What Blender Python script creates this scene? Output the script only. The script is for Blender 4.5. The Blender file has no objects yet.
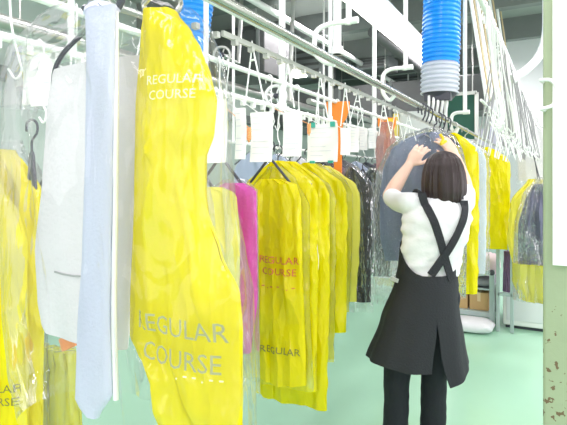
import bpy, bmesh, math, random
from mathutils import Vector, Matrix, noise
random.seed(7)
SC = bpy.context.scene
COL = SC.collection
# ------------------------------------------------------------------ camera, light, exposure
F_PX = 500.0
EYE = 1.41
AZ = math.atan2(276.5, F_PX)
SA, CA = math.sin(AZ), math.cos(AZ)
FW = Vector((-SA, CA, 0)); RT = Vector((CA, SA, 0)); UP = Vector((0, 0, 1))
CAMP = Vector((0, 0, EYE))
cd = bpy.data.cameras.new('camera'); cam = bpy.data.objects.new('camera', cd); COL.objects.link(cam)
cam.location = CAMP; cam.rotation_euler = (math.pi/2, 0, AZ)
cd.sensor_width = 36; cd.lens = 36*F_PX/567.0; cd.shift_y = -32.5/567.0; cd.clip_start = .02
SC.camera = cam
SC.view_settings.view_transform = 'Standard'; SC.view_settings.look = 'None'
SC.view_settings.gamma = 1; SC.view_settings.exposure = 0.32
SC.cycles.use_denoising = True
SC.cycles.max_bounces = 12; SC.cycles.transparent_max_bounces = 40
SC.cycles.sample_clamp_indirect = 6
W = bpy.data.worlds.new('world'); SC.world = W; W.use_nodes = True
W.node_tree.nodes['Background'].inputs[0].default_value = (0.98, 0.94, 1, 1)
W.node_tree.nodes['Background'].inputs[1].default_value = 1.3
def area(name, loc, rot, sx, sy, e, col=(1, 1, 1)):
    l = bpy.data.lights.new(name, 'AREA'); l.shape = 'RECTANGLE'; l.size = sx; l.size_y = sy; l.energy = e; l.color = col
    o = bpy.data.objects.new(name, l); COL.objects.link(o); o.location = loc; o.rotation_euler = rot
    return o
for x, y, e in ((.5, -2.2, 34), (-1.7, -1.2, 34), (1.6, .6, 40), (-.35, .9, 26), (-2.6, 2.2, 42), (.6, 3.2, 40), (-2.6, 5.6, 44), (.9, 6.4, 60), (-1.3, 8.0, 50), (1.6, 9.5, 50)):
    area('ceiling_light_source', (x, y, 3.18), (0, 0, 0), .28, 2.2, e, (1, .93, .975))
area('window_and_fill_source', (3.12, 2.5, 1.8), (0, math.radians(90), 0), 1.7, 7, 70, (1, .93, .985))
area('window_and_fill_source', (-.8, -3.9, 2.1), (math.radians(90), 0, 0), 5.5, 1.5, 78, (1, .925, .98))  # added fill behind the camera to brighten fronts; wall_front has no window

def atD(px, py, d): return CAMP + d*(FW + RT*((px-283.5)/F_PX) + UP*((180-py)/F_PX))
def ray(px, py): return FW + RT*((px-283.5)/F_PX) + UP*((180-py)/F_PX)
def atY(px, py, Y):
    r = ray(px, py); return CAMP + r*(Y/r.y)
def atX(px, py, X):
    r = ray(px, py); return CAMP + r*(X/r.x)
def atZ(px, py, Z):
    r = ray(px, py); return CAMP + r*((Z-EYE)/r.z)

# ------------------------------------------------------------------ materials
def srgb(c):
    return tuple((v/255/12.92 if v/255 <= .04045 else ((v/255+.055)/1.055)**2.4) for v in c)+(1,)
MATS = {}
def mat(name, rgb, rough=.5, metal=0, bump=0, bscale=20, alpha=1, var=0, trans=0, emit=0, spec=.5, bdist=.01, kind='noise', coat=0, aniso=(1, 1, 1)):
    if name in MATS: return MATS[name]
    m = bpy.data.materials.new(name); m.use_nodes = True; n = m.node_tree.nodes; L = m.node_tree.links
    b = n['Principled BSDF']; c = srgb(rgb)
    b.inputs['Base Color'].default_value = c; b.inputs['Roughness'].default_value = rough
    b.inputs['Metallic'].default_value = metal; b.inputs['Specular IOR Level'].default_value = spec
    b.inputs['Coat Weight'].default_value = coat
    tc = n.new('ShaderNodeTexCoord'); mp = n.new('ShaderNodeMapping'); L.new(tc.outputs['Object'], mp.inputs[0]); mp.inputs['Scale'].default_value = aniso
    nz = n.new('ShaderNodeTexNoise'); nz.inputs['Scale'].default_value = bscale; nz.inputs['Detail'].default_value = 5
    L.new(mp.outputs[0], nz.inputs['Vector'])
    if var:
        mx = n.new('ShaderNodeMix'); mx.data_type = 'RGBA'; nv = n.new('ShaderNodeTexNoise'); nv.inputs['Scale'].default_value = bscale*.35; nv.inputs['Detail'].default_value = 6
        L.new(mp.outputs[0], nv.inputs['Vector'])
        mx.inputs[6].default_value = tuple(v*(1-var) for v in c[:3])+(1,); mx.inputs[7].default_value = tuple(min(1, v*(1+var)) for v in c[:3])+(1,)
        L.new(nv.outputs[0], mx.inputs[0]); L.new(mx.outputs[2], b.inputs['Base Color'])
    if bump:
        bp = n.new('ShaderNodeBump'); bp.inputs['Strength'].default_value = bump; bp.inputs['Distance'].default_value = bdist
        if kind == 'crinkle':
            vo = n.new('ShaderNodeTexVoronoi'); vo.feature = 'F1'; vo.inputs['Scale'].default_value = bscale
            mp2 = n.new('ShaderNodeVectorMath'); mp2.operation = 'MULTIPLY_ADD'
            nz.inputs['Scale'].default_value = bscale*.4
            L.new(nz.outputs[1], mp2.inputs[0]); mp2.inputs[1].default_value = (.25, .25, .25); L.new(mp.outputs[0], mp2.inputs[2])
            L.new(mp2.outputs[0], vo.inputs['Vector']); L.new(vo.outputs[0], bp.inputs['Height'])
        else: L.new(nz.outputs[0], bp.inputs['Height'])
        L.new(bp.outputs[0], b.inputs['Normal'])
    if alpha < 1: b.inputs['Alpha'].default_value = alpha
    if trans:
        t = n.new('ShaderNodeBsdfTranslucent'); t.inputs[0].default_value = c
        ms = n.new('ShaderNodeMixShader'); ms.inputs[0].default_value = trans
        L.new(b.outputs[0], ms.inputs[1]); L.new(t.outputs[0], ms.inputs[2]); L.new(ms.outputs[0], n['Material Output'].inputs[0])
    if emit:
        b.inputs['Emission Color'].default_value = c; b.inputs['Emission Strength'].default_value = emit
    MATS[name] = m; return m

def film(name, rgb, see=.75, rough=.12, bscale=22, bump=.6, aniso=(1, 1, .35), fr=.7):
    """thin plastic film: mostly see-through, the rest a glossy milky sheet"""
    m = bpy.data.materials.new(name); m.use_nodes = True; n = m.node_tree.nodes; L = m.node_tree.links
    b = n['Principled BSDF']; b.inputs['Base Color'].default_value = srgb(rgb); b.inputs['Roughness'].default_value = rough
    tr = n.new('ShaderNodeBsdfTransparent'); gl = n.new('ShaderNodeBsdfGlossy'); gl.inputs['Roughness'].default_value = rough
    tl = n.new('ShaderNodeBsdfTranslucent'); tl.inputs[0].default_value = srgb(rgb)
    df = n.new('ShaderNodeMixShader'); df.inputs[0].default_value = .5; L.new(b.outputs[0], df.inputs[1]); L.new(tl.outputs[0], df.inputs[2])
    m1 = n.new('ShaderNodeMixShader'); m1.inputs[0].default_value = see; L.new(df.outputs[0], m1.inputs[1]); L.new(tr.outputs[0], m1.inputs[2])
    fk = fr; fr = n.new('ShaderNodeLayerWeight'); fr.inputs[0].default_value = .35
    m2 = n.new('ShaderNodeMixShader'); L.new(m1.outputs[0], m2.inputs[1]); L.new(gl.outputs[0], m2.inputs[2])
    sc = n.new('ShaderNodeMath'); sc.operation = 'MULTIPLY'; sc.inputs[1].default_value = fk; L.new(fr.outputs['Fresnel'], sc.inputs[0]); L.new(sc.outputs[0], m2.inputs[0])
    tc = n.new('ShaderNodeTexCoord'); mp = n.new('ShaderNodeMapping'); mp.inputs['Scale'].default_value = aniso; L.new(tc.outputs['Object'], mp.inputs[0])
    nz = n.new('ShaderNodeTexNoise'); nz.inputs['Scale'].default_value = bscale*.5; nz.inputs['Detail'].default_value = 3; L.new(mp.outputs[0], nz.inputs['Vector'])
    ma = n.new('ShaderNodeVectorMath'); ma.operation = 'MULTIPLY_ADD'; ma.inputs[1].default_value = (.3, .3, .3); L.new(nz.outputs[1], ma.inputs[0]); L.new(mp.outputs[0], ma.inputs[2])
    vo = n.new('ShaderNodeTexVoronoi'); vo.inputs['Scale'].default_value = bscale; L.new(ma.outputs[0], vo.inputs['Vector'])
    bp = n.new('ShaderNodeBump'); bp.inputs['Strength'].default_value = bump; bp.inputs['Distance'].default_value = .012; L.new(vo.outputs[0], bp.inputs['Height'])
    for s in (b, gl, fr): L.new(bp.outputs[0], s.inputs['Normal'])
    L.new(m2.outputs[0], n['Material Output'].inputs[0]); MATS[name] = m; return m

YEL = mat('yellow_plastic', (246, 235, 8), .16, bump=.8, bscale=13, trans=.42, kind='crinkle', aniso=(1, 1, .35), bdist=.03, var=.05)
YEL2 = mat('pale_yellow_plastic', (248, 242, 110), .16, bump=.8, bscale=15, trans=.42, kind='crinkle', aniso=(1, 1, .3), bdist=.012)
YELF = film('yellow_film', (248, 242, 40), see=.42)
CLR = film('clear_film', (246, 248, 250), see=.92, fr=.5, rough=.07, bump=.9)
GLINT = film('glossy_crinkled_film', (246, 248, 250), see=.88, fr=.8, rough=.06, bump=1, bscale=26, aniso=(1, 1, .6))
COVER = film('thin_clear_film', (246, 248, 250), see=.96, fr=.38, rough=.05, bump=1, bscale=14)
CLRM = film('milky_film', (244, 246, 250), see=.72, bscale=34, fr=.5)
WHT = mat('white_paint', (238, 240, 238), .35)
WIRE = mat('white_wire', (240, 242, 240), .35)
STEEL = mat('galvanised_steel', (190, 192, 186), .3, metal=.75, var=.1)
RAILM = mat('rail_metal', (176, 178, 170), .22, metal=.8, var=.1, bscale=9)
DARKW = mat('dark_hanger', (62, 64, 74), .4)
PAPER = mat('paper', (246, 246, 244), .8, var=.03)
ORG = mat('orange_plastic', (245, 138, 30), .45)
MAG = mat('magenta_cloth', (226, 70, 190), .7, bump=.4, bscale=60)
BLK = mat('black_cloth', (34, 36, 40), .8, bump=.3, bscale=70)
GREYC = mat('grey_cloth', (120, 116, 122), .8, bump=.3, bscale=60)
PRINT_R = mat('red_print', (206, 96, 48), .5)
PRINT_G = mat('grey_print', (176, 176, 130), .5)
PRINT_O = mat('olive_print', (120, 118, 40), .5)
PRINT_W = mat('white_print', (250, 246, 200), .5)

# ------------------------------------------------------------------ mesh helpers
class MB:
    def __init__(s): s.v = []; s.f = []
    def add(s, vs, fs):
        o = len(s.v); s.v += [Vector(v) for v in vs]; s.f += [tuple(i+o for i in f) for f in fs]; return s
    def box(s, lo, hi, M=None):
        x0, y0, z0 = lo; x1, y1, z1 = hi
        vs = [Vector(p) for p in ((x0,y0,z0),(x1,y0,z0),(x1,y1,z0),(x0,y1,z0),(x0,y0,z1),(x1,y0,z1),(x1,y1,z1),(x0,y1,z1))]
        if M: vs = [M @ v for v in vs]
        return s.add(vs, [(0,3,2,1),(4,5,6,7),(0,1,5,4),(1,2,6,5),(2,3,7,6),(3,0,4,7)])
    def bar(s, a, b, w, h=None):
        """rectangular bar from a to b"""
        a = Vector(a); b = Vector(b); h = h or w; t = (b-a).normalized()
        u = t.cross(UP); u = Vector((1,0,0)) if u.length < .01 else u.normalized(); n = u.cross(t)
        vs = [p+u*(i*w/2)+n*(j*h/2) for p in (a, b) for i, j in ((-1,-1),(1,-1),(1,1),(-1,1))]
        return s.add(vs, [(0,3,2,1),(4,5,6,7),(0,1,5,4),(1,2,6,5),(2,3,7,6),(3,0,4,7)])
    def tube(s, pts, r, n=8, closed=False):
        pts = [Vector(p) for p in pts]; N = len(pts)
        rs = r if isinstance(r, (list, tuple)) else [r]*N
        rings = []; u = None
        for i, p in enumerate(pts):
            if closed: t = pts[(i+1) % N]-pts[i-1]
            else: t = pts[min(i+1, N-1)]-pts[max(i-1, 0)]
            t.normalize()
            if u is None: u = t.orthogonal().normalized()
            else:
                u = u-t*u.dot(t)
                u = u.normalized() if u.length > 1e-6 else t.orthogonal().normalized()
            w = t.cross(u); rr = rs[i]
            ra, rb = rr if isinstance(rr, tuple) else (rr, rr)
            rings.append([p+u*math.cos(6.28319*k/n)*ra+w*math.sin(6.28319*k/n)*rb for k in range(n)])
        vs = [v for rg in rings for v in rg]; fs = []
        for i in range(N if closed else N-1):
            j = (i+1) % N
            fs += [(i*n+k, i*n+(k+1) % n, j*n+(k+1) % n, j*n+k) for k in range(n)]
        if not closed: fs += [tuple(range(n-1, -1, -1)), tuple((N-1)*n+k for k in range(n))]
        return s.add(vs, fs)
    def rings(s, rings, cap=True):
        n = len(rings[0]); vs = [v for r in rings for v in r]; fs = []
        for i in range(len(rings)-1):
            fs += [(i*n+k, (i+1)*n+k, (i+1)*n+(k+1) % n, i*n+(k+1) % n) for k in range(n)]
        if cap: fs += [tuple(range(n)), tuple((len(rings)-1)*n+k for k in range(n-1, -1, -1))]
        return s.add(vs, fs)
    def ball(s, c, rx, ry=None, rz=None, n=16, m=10, fn=None):
        ry = ry or rx; rz = rz or rx; c = Vector(c); rg = []
        for j in range(m+1):
            a = math.pi*(j+.02)/(m+.04)
            ring = []
            for k in range(n):
                b = 6.28319*k/n; v = Vector((rx*math.sin(a)*math.cos(b), ry*math.sin(a)*math.sin(b), rz*math.cos(a)))
                ring.append(c+(fn(v) if fn else v))
            rg.append(ring)
        return s.rings(rg)
    def build(s, name, m, parent=None, smooth=True, bevel=0, loc=None):
        me = bpy.data.meshes.new(name)
        off = Vector(loc) if loc is not None else Vector((0,0,0))
        if parent is not None and loc is None: off = parent.matrix_basis.translation.copy() if parent.get('_abs') else Vector((0,0,0))
        me.from_pydata([v-off for v in s.v], [], s.f); me.update()
        bm = bmesh.new(); bm.from_mesh(me); bmesh.ops.recalc_face_normals(bm, faces=bm.faces); bm.to_mesh(me); bm.free()
        if smooth:
            for p in me.polygons: p.use_smooth = True
            try: me.set_sharp_from_angle(angle=.7)
            except Exception: pass
        o = bpy.data.objects.new(name, me); COL.objects.link(o)
        if m: me.materials.append(m)
        if bevel:
            b = o.modifiers.new('bevel', 'BEVEL'); b.width = bevel; b.segments = 2; b.limit_method = 'ANGLE'
        if parent is not None: o.parent = parent
        elif loc is not None: o.location = off
        return o
def tag(o, label, cat, group=None, kind=None):
    if label: o['label'] = label
    if cat: o['category'] = cat
    if group: o['group'] = group
    if kind: o['kind'] = kind
    return o
def thing(name, label, cat, loc=(0,0,0), group=None, rz=0, absolute=True):
    """Empty at the thing's base. absolute=True: parts are given in world coordinates"""
    o = bpy.data.objects.new(name, None); COL.objects.link(o); o.location = loc; o.rotation_euler = (0,0,rz); o.empty_display_size = .05
    tag(o, label, cat, group)
    if absolute: ABS[o.name] = Vector(loc)
    return o
ABS = {}
def part(mb, name, m, parent, **k):
    """mb in world coordinates when the parent is absolute (or child of such)"""
    root = parent
    while root.parent: root = root.parent
    off = ABS.get(root.name, Vector((0,0,0)))
    mb2 = MB(); mb2.v = [v-off for v in mb.v]; mb2.f = mb.f
    o = mb2.build(name, m, **k); o.parent = parent; return o
def single(mb, name, m, label, cat, group=None, loc=None, **k):
    if loc is None:
        n = len(mb.v); loc = (sum(v.x for v in mb.v)/n, sum(v.y for v in mb.v)/n, min(v.z for v in mb.v))
    o = mb.build(name, m, loc=loc, **k); tag(o, label, cat, group); return o
def struct(mb, name, m, **k):
    o = mb.build(name, m, **k); o['kind'] = 'structure'; return o
def copy_tree(o, loc=None, parent=None):
    c = o.copy(); COL.objects.link(c)
    if parent: c.parent = parent
    if loc is not None: c.location = loc
    for ch in list(o.children): copy_tree(ch, None, c)
    return c
def spl(pts, n=6):
    """Catmull-Rom through the points"""
    P = [Vector(p) for p in pts]; out = []
    for i in range(len(P)-1):
        a = P[i-1] if i else P[0]*2-P[1]; b, c = P[i], P[i+1]; d = P[i+2] if i+2 < len(P) else P[-1]*2-P[-2]
        for k in range(n):
            t = k/n; out.append(.5*((2*b)+(c-a)*t+(2*a-5*b+4*c-d)*t*t+(3*b-a-3*c+d)*t**3))
    return out+[P[-1]]
def interp(tab, y):
    if y <= tab[0][0]: return tab[0][1]
    for (a, va), (b, vb) in zip(tab, tab[1:]):
        if y <= b:
            t = (y-a)/(b-a); t = t*t*(3-2*t)*.5+t*.5; return va+(vb-va)*t
    return tab[-1][1]

def text_mesh(body, size, m, name, front, x0, z0, parent, width=None, off=.010, thick=.0008, align='LEFT'):
    """letters bent onto the surface y = front(x, z); x0, z0 = lower left of the line"""
    c = bpy.data.curves.new('t', 'FONT'); c.body = body; c.size = size; c.resolution_u = 2
    o = bpy.data.objects.new('t', c); COL.objects.link(o); bpy.context.view_layer.update()
    dg = bpy.context.evaluated_depsgraph_get(); me = bpy.data.meshes.new_from_object(o.evaluated_get(dg))
    bpy.data.objects.remove(o)
    bm = bmesh.new(); bm.from_mesh(me); bmesh.ops.triangulate(bm, faces=bm.faces)
    xs = [v.co.x for v in bm.verts]; w = max(xs)-min(xs); k = (width/w) if width else 1
    for _ in range(2):
        bmesh.ops.subdivide_edges(bm, edges=[e for e in bm.edges if e.calc_length()*k > .012], cuts=1)
    mb = MB(); xm = min(xs)
    for v in bm.verts:
        x = x0+(v.co.x-xm)*k; z = z0+v.co.y*k if width else z0+v.co.y
        mb.v.append(Vector((x, front(x, z)-off, z)))
    bm.verts.index_update()
    mb.f = [tuple(v.index for v in f.verts) for f in bm.faces]; bm.free()
    return part(mb, name, m, parent, smooth=True)

def pouch_fn(L, R, Y0, th, wr, seed, fold=5, skew=.6, hf=1., ridges=()):
    """front surface y(x,z) and back; L, R: tables (z, x) ascending in z"""
    def y(x, z, side):
        a, b = interp(L, z), interp(R, z); t = (x-a)/max(1e-4, b-a); t = min(1, max(0, t))
        prof = (max(0, 1-(2*t-1)**4))**.5
        w = wr*prof*(math.sin(fold*6.283*t+seed*3+z*skew*6)*.5+math.sin((fold*2.3)*6.283*t+seed+z*9)*.22*hf
                     + noise.noise(Vector((x*7+seed, side*3.1, z*3)))*1.3+noise.noise(Vector((x*18, seed+side, z*6+x*9)))*.7*hf)
        for tab_, amp, wd in ridges:
            u = (x-interp(tab_, z))/wd; fade = max(0, min(1, (z-tab_[0][0])/.03, (tab_[-1][0]-z)/.03))
            w -= amp*fade*(math.exp(-u*u) if u < 0 else math.exp(-u*u*.12))*prof*(1 if side < 0 else -.0)
        return Y0+side*(th*prof)+w
    return y
def pouch(L, R, Y0, th, wr=.012, seed=0, nx=28, nz=40, fold=5, skew=.6, ragged=.006, open_bottom=False, hf=1., ridges=()):
    L = sorted(L); R = sorted(R); z0, z1 = L[0][0], L[-1][0]
    f = pouch_fn(L, R, Y0, th, wr, seed, fold, skew, hf, ridges); rings = []
    for j in range(nz+1):
        z = z0+(z1-z0)*j/nz; a, b = interp(L, z), interp(R, z)
        e = ragged*noise.noise(Vector((seed, 0, z*14))); a += e; b += ragged*noise.noise(Vector((0, seed, z*14)))
        fr = []; bk = []
        for i in range(nx+1):
            t = i/nx; t = .5-.5*math.cos(math.pi*t); x = a+(b-a)*t
            dz = (ragged*1.5*noise.noise(Vector((x*9, seed, 1))) if j in (0,) else 0)
            fr.append(Vector((x, f(x, z, -1), z+dz)))
            if 0 < i < nx: bk.append(Vector((x, f(x, z, 1), z+dz)))
        rings.append(fr+bk[::-1])
    mb = MB(); mb.rings(rings, cap=not open_bottom); 
    return mb, (lambda x, z: f(x, z, -1))
def px_edges(tab, Y):
    """(py, px) outline at plane Y -> (z, x) table"""
    out = []
    for py, px in tab:
        p = atY(px, py, Y); out.append((p.z, p.x))
    return sorted(out)
def px_pouch(Lp, Rp, Y, th, **k):
    """outline traced at plane Y; heights taken from each side's mean"""
    zt = (atY(Lp[0][1], Lp[0][0], Y).z+atY(Rp[0][1], Rp[0][0], Y).z)/2
    zb = (atY(Lp[-1][1], Lp[-1][0], Y).z+atY(Rp[-1][1], Rp[-1][0], Y).z)/2
    L = px_edges(Lp, Y); R = px_edges(Rp, Y)
    L[0] = (zb, L[0][1]); L[-1] = (zt, L[-1][1]); R[0] = (zb, R[0][1]); R[-1] = (zt, R[-1][1])
    return pouch(L, R, Y, th, **k)

# ------------------------------------------------------------------ the setting
FLOORM = mat('green_epoxy_floor', (166, 211, 184), .2, var=.05, bscale=3, bump=.03, spec=.5)
WALLM = mat('pale_green_wall', (186, 200, 192), .8, var=.04, bscale=3)
CEILM = mat('grey_green_ceiling', (150, 156, 152), .85, var=.08, bscale=2)
WALLW = mat('white_wall', (232, 236, 236), .8)
BEAM = mat('grey_green_steel', (116, 122, 120), .6, var=.1)
DUCT = mat('dark_duct', (92, 95, 94), .45, metal=.3, var=.15)
struct(MB().box((-4.6, -4.2, -.1), (3.4, 12, 0)), 'floor', FLOORM, smooth=False)
struct(MB().box((-4.6, -4.2, 3.5), (3.4, 12, 3.6)), 'ceiling', CEILM, smooth=False)
struct(MB().box((-4.6, -4.2, 0), (-4.4, 12, 3.5)), 'wall_left', WALLM, smooth=False)
struct(MB().box((-4.4, 11.8, 0), (3.4, 12, 3.5)), 'wall_back', WALLW, smooth=False)
struct(MB().box((-4.4, -4.2, 0), (3.2, -4, 3.5)), 'wall_front', WALLM, smooth=False)
struct(MB().box((3.2, -4.2, 0), (3.4, 11.8, .9)).box((3.2, -4.2, 2.7), (3.4, 11.8, 3.5)).box((3.2, 3.5, .9), (3.4, 3.8, 2.7)).box((3.2, 8, .9), (3.4, 8.3, 2.7)), 'wall_right', WALLW, smooth=False)
WFR = mat('window_frame_metal', (205, 210, 210), .4, metal=.4)
for i, (a, b) in enumerate(((-4, 3.5), (3.8, 8), (8.3, 11.8))):
    m = MB()
    for z in (.92, 1.8, 2.68): m.bar((3.3, a, z), (3.3, b, z), .05, .04)
    n = 4
    for k in range(n+1): m.bar((3.3, a+.03+(b-a-.06)*k/n, .9), (3.3, a+.03+(b-a-.06)*k/n, 2.7), .04)
    struct(m, 'window_%d' % (i+1), WFR, smooth=False)
m = MB()
for k in range(9): m.box((-4.4, .3+k*1.35, 3.22), (3.2, .42+k*1.35, 3.5))
struct(m, 'trim_1', BEAM, smooth=False)
struct(MB().box((-4.4, -1.5, 2.3), (-4.28, 11.8, 2.42)).box((-4.4, -1.5, .0), (-4.36, 11.8, .12)), 'trim_2', BEAM, smooth=False)

bx_ = atD(486, 100, 7.6)
struct(MB().box((bx_.x, bx_.y, 1.95), (3.2, bx_.y+.12, 3.5)), 'wall_bulkhead', WALLW, smooth=False)

# painted steel pillar on the right
PIL = mat('pale_green_chipped_paint', (158, 172, 140), .5, bump=.15, bscale=40, var=.05)
def chips(m):
    n = m.node_tree.nodes; L = m.node_tree.links; b = n['Principled BSDF']
    tc = n.new('ShaderNodeTexCoord'); nz = n.new('ShaderNodeTexNoise'); nz.inputs['Scale'].default_value = 48; nz.inputs['Detail'].default_value = 5
    L.new(tc.outputs['Object'], nz.inputs['Vector'])
    sx = n.new('ShaderNodeSeparateXYZ'); L.new(tc.outputs['Object'], sx.inputs[0])
    mr = n.new('ShaderNodeMapRange'); mr.inputs[1].default_value = 1.15; mr.inputs[2].default_value = .7; mr.inputs[3].default_value = .74; mr.inputs[4].default_value = .60
    L.new(sx.outputs[2], mr.inputs[0])
    gt = n.new('ShaderNodeMath'); gt.operation = 'GREATER_THAN'; L.new(nz.outputs[0], gt.inputs[0]); L.new(mr.outputs[0], gt.inputs[1])
    mx = n.new('ShaderNodeMix'); mx.data_type = 'RGBA'; mx.inputs[7].default_value = srgb((112, 92, 66))
    src = b.inputs['Base Color'].links[0].from_socket; L.new(src, mx.inputs[6]); L.new(gt.outputs[0], mx.inputs[0]); L.new(mx.outputs[2], b.inputs['Base Color'])
chips(PIL)
pl = atY(543, 200, 1.9)
t = thing('support_pillar', 'pale green painted steel pillar with chipped rusty spots at the right edge', 'pillar', (pl.x+.15, 2.0, 0))
part(MB().box((pl.x, 1.9, 0), (pl.x+.32, 2.1, 3.5)), 'column', PIL, t, smooth=False, bevel=.008)
q0 = atY(552.5, 265, 1.89)
pan = MB().box((q0.x, 1.884, q0.z), (pl.x+.30, 1.897, 2.6))
o = part(pan, 'white_panel', WHT, t, smooth=False, bevel=.002); o['label'] = 'white board screwed on the pillar'
m = MB()
for z in (1.18, 1.26): m.box((pl.x-.004, 1.893, z-.004), (pl.x+.03, 1.899, z))
part(MB().tube([(pl.x-.006, 1.93, .40), (pl.x+.33, 1.88, .40)], .006), 'pipe_strap', PIL, t)

# ------------------------------------------------------------------ ceiling gear behind
for i, (y0, y1, x0, x1, z0, z1, lab) in enumerate((
        (4.8, 5.4, -4.3, -2.9, 2.62, 3.12, 'dark rectangular ventilation duct running across to the left wall'),
        (7.2, 7.9, -4.3, -.9, 2.35, 2.85, 'dark square duct crossing the far part of the hall'))):
    t = thing('ventilation_duct', lab, 'duct', ((x0+x1)/2, (y0+y1)/2, z0))
    part(MB().box((x0, y0, z0), (x1, y1, z1)), 'duct_body', DUCT, t, smooth=False, bevel=.01)
    k = x0+.5
    while k < x1: part(MB().box((k, y0-.02, z0-.02), (k+.04, y1+.02, z1+.02)), 'flange', BEAM, t, smooth=False); k += .8
    for x in (x0+.3, x1-.3): part(MB().tube([(x, (y0+y1)/2, z1-.01), (x, (y0+y1)/2, 3.5)], .01), 'drop_rod', STEEL, t)
# long pipes under the ceiling
for i, (x, z, r, y0, y1, mm, lab) in enumerate((
        (-3.2, 2.45, .05, 1.5, 11.6, STEEL, 'grey service pipe running along the left wall below the ducts'),
        (-2.6, 3.15, .035, 2, 11.6, WHT, 'white pipe running lengthwise high under the ceiling'),
        (-2.2, 2.2, .03, 4.5, 11.6, STEEL, 'thin grey pipe running lengthwise behind the orange divider'),
        (-1.7, 2.95, .06, 5, 11.6, DUCT, 'thick dark pipe running lengthwise behind the fluorescent lamp'))):
    t = thing('ceiling_pipe', lab, 'pipe', (x, (y0+y1)/2, z))
    part(MB().tube([(x, y0, z), (x, y1, z)], r, 12), 'pipe', mm, t)
    k = y0+.6
    while k < y1: part(MB().tube([(x, k, z), (x, k, 3.5)], .007, 6), 'drop_rod', STEEL, t); k += 1.9
MACH = mat('grey_machine', (128, 134, 134), .5, metal=.2, var=.12, bscale=6)
for i, (px, py, d, w, h, lab) in enumerate(((398, 42, 8.5, .9, .25, 'grey air unit under the ceiling left of the blue hose'),
                                           (372, 62, 7.4, .5, .2, 'small grey air unit under the ceiling between white pipes'),
                                           (394, 84, 9.2, 1.1, .3, 'long low grey air unit far back below the lamp'),
                                           (300, 62, 7.8, .8, .5, 'grey box unit high on the far left side behind the pipe'))):
    p = atD(px, py, d)
    t = thing('air_unit', lab, 'air unit', (p.x, p.y, p.z-h/2))
    part(MB().box((p.x-w/2, p.y, p.z-h/2), (p.x+w/2, p.y+.5, p.z+h/2)), 'casing', MACH, t, smooth=False, bevel=.02)
    m = MB()
    for k in range(4): m.box((p.x-w*.4, p.y-.015, p.z-h*.35+k*h*.2), (p.x+w*.4, p.y+.005, p.z-h*.3+k*h*.2+.015))
    part(m, 'grille', DUCT, t, smooth=False)
    for s_ in (-.3, .3): part(MB().tube([(p.x+w*s_, p.y+.25, p.z+h*.4), (p.x+w*s_, p.y+.25, 3.5)], .012), 'drop_rod', STEEL, t)

# fluorescent lamps (they give off the light)
TUBE = mat('lamp_diffuser', (255, 255, 250), .4, emit=5)
def lamp(x, y, z, L, w, lab):
    t = thing('fluorescent_lamp', lab, 'lamp', (x, y, z), group=None)
    part(MB().box((x-w*.35, y-L/2, z+.03), (x+w*.35, y+L/2, z+.09)), 'housing', WHT, t, smooth=False, bevel=.005)
    part(MB().box((x-w/2, y-L/2, z-.01), (x+w/2, y+L/2, z+.03)), 'diffuser', TUBE, t, smooth=False, bevel=.01)
    for s_ in (-.35, .35): part(MB().tube([(x, y+L*s_, z+.08), (x, y+L*s_, 3.5)], .008, 6), 'drop_rod', WHT, t)
lamp(-1.07, 4.08, 2.52, 2.6, .20, 'long glowing fluorescent lamp slanting down towards the blue hose')
lamp(-3.5, 6.25, 3.0, 1.3, .2, 'short fluorescent lamp far back on the left of the hall')
lamp(-2.0, 9.9, 2.9, 1.3, .2, 'small fluorescent lamp farthest back above the dark pipes')
lamp(.9, 4.5, 2.9, 2.4, .2, 'fluorescent lamp over the right-hand conveyor')

# ------------------------------------------------------------------ rails
def line_tube(x, z, y0, y1, r, n=12, step=.3):
    k = max(2, int((y1-y0)/step)); return MB().tube([(x, y0+(y1-y0)*i/k, z) for i in range(k+1)], r, n)
XA, ZA = -.61, 1.78
t = thing('overhead_rail', 'thick grey metal overhead rail in front running back to the woman', 'rail', (XA, 2.8, ZA))
part(line_tube(XA, ZA, -.25, 6.8, .0125), 'rail_tube', RAILM, t)
part(MB().box((XA-.045, .9, ZA-.052), (XA-.038, 6.6, ZA-.04)), 'guide_strip', STEEL, t, smooth=False)
m = MB(); k = .8
while k < 6.5:
    m.box((XA-.047, k, ZA-.062), (XA-.034, k+.012, ZA-.05)); k += .07
o = part(m, 'guide_studs', STEEL, t, smooth=False); o['kind'] = 'stuff'
t = thing('overhead_rail', 'white tube rail just above and left of the thick grey front rail', 'rail', (-.8, 2.0, 1.88))
part(line_tube(-.8, 1.885, .9, 3.2, .014), 'rail_tube', WHT, t)
XB, ZB, ZC = -1.155, 1.87, 1.75
t = thing('overhead_rail', 'white conveyor rail with empty hooks above the row of yellow bags', 'rail', (XB, 3, ZB))
part(line_tube(XB, ZB, .3, 7.5, .011), 'rail_tube', WHT, t)
t = thing('overhead_rail', 'grey-white lower conveyor rail the yellow bags and paper slips hang from', 'rail', (XB, 3, ZC))
part(line_tube(XB, ZC, .3, 7.5, .011), 'rail_tube', WHT, t)
m = MB(); k = .45
while k < 7.4: m.box((XB-.008, k, ZC-.03), (XB+.008, k+.018, ZC-.008)); k += .08
o = part(m, 'rail_studs', WHT, t, smooth=False); o['kind'] = 'stuff'
XE, ZE = -.235, 2.02
t = thing('overhead_rail', 'white conveyor rail crowded with hooks on the right, left of the pillar', 'rail', (XE, 4, ZE))
part(line_tube(XE, ZE, 1.0, 9.5, .009), 'rail_tube', WHT, t)
part(line_tube(XE-.05, ZE-.28, 2.2, 4.2, .006), 'guide_wire', WHT, t)

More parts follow.
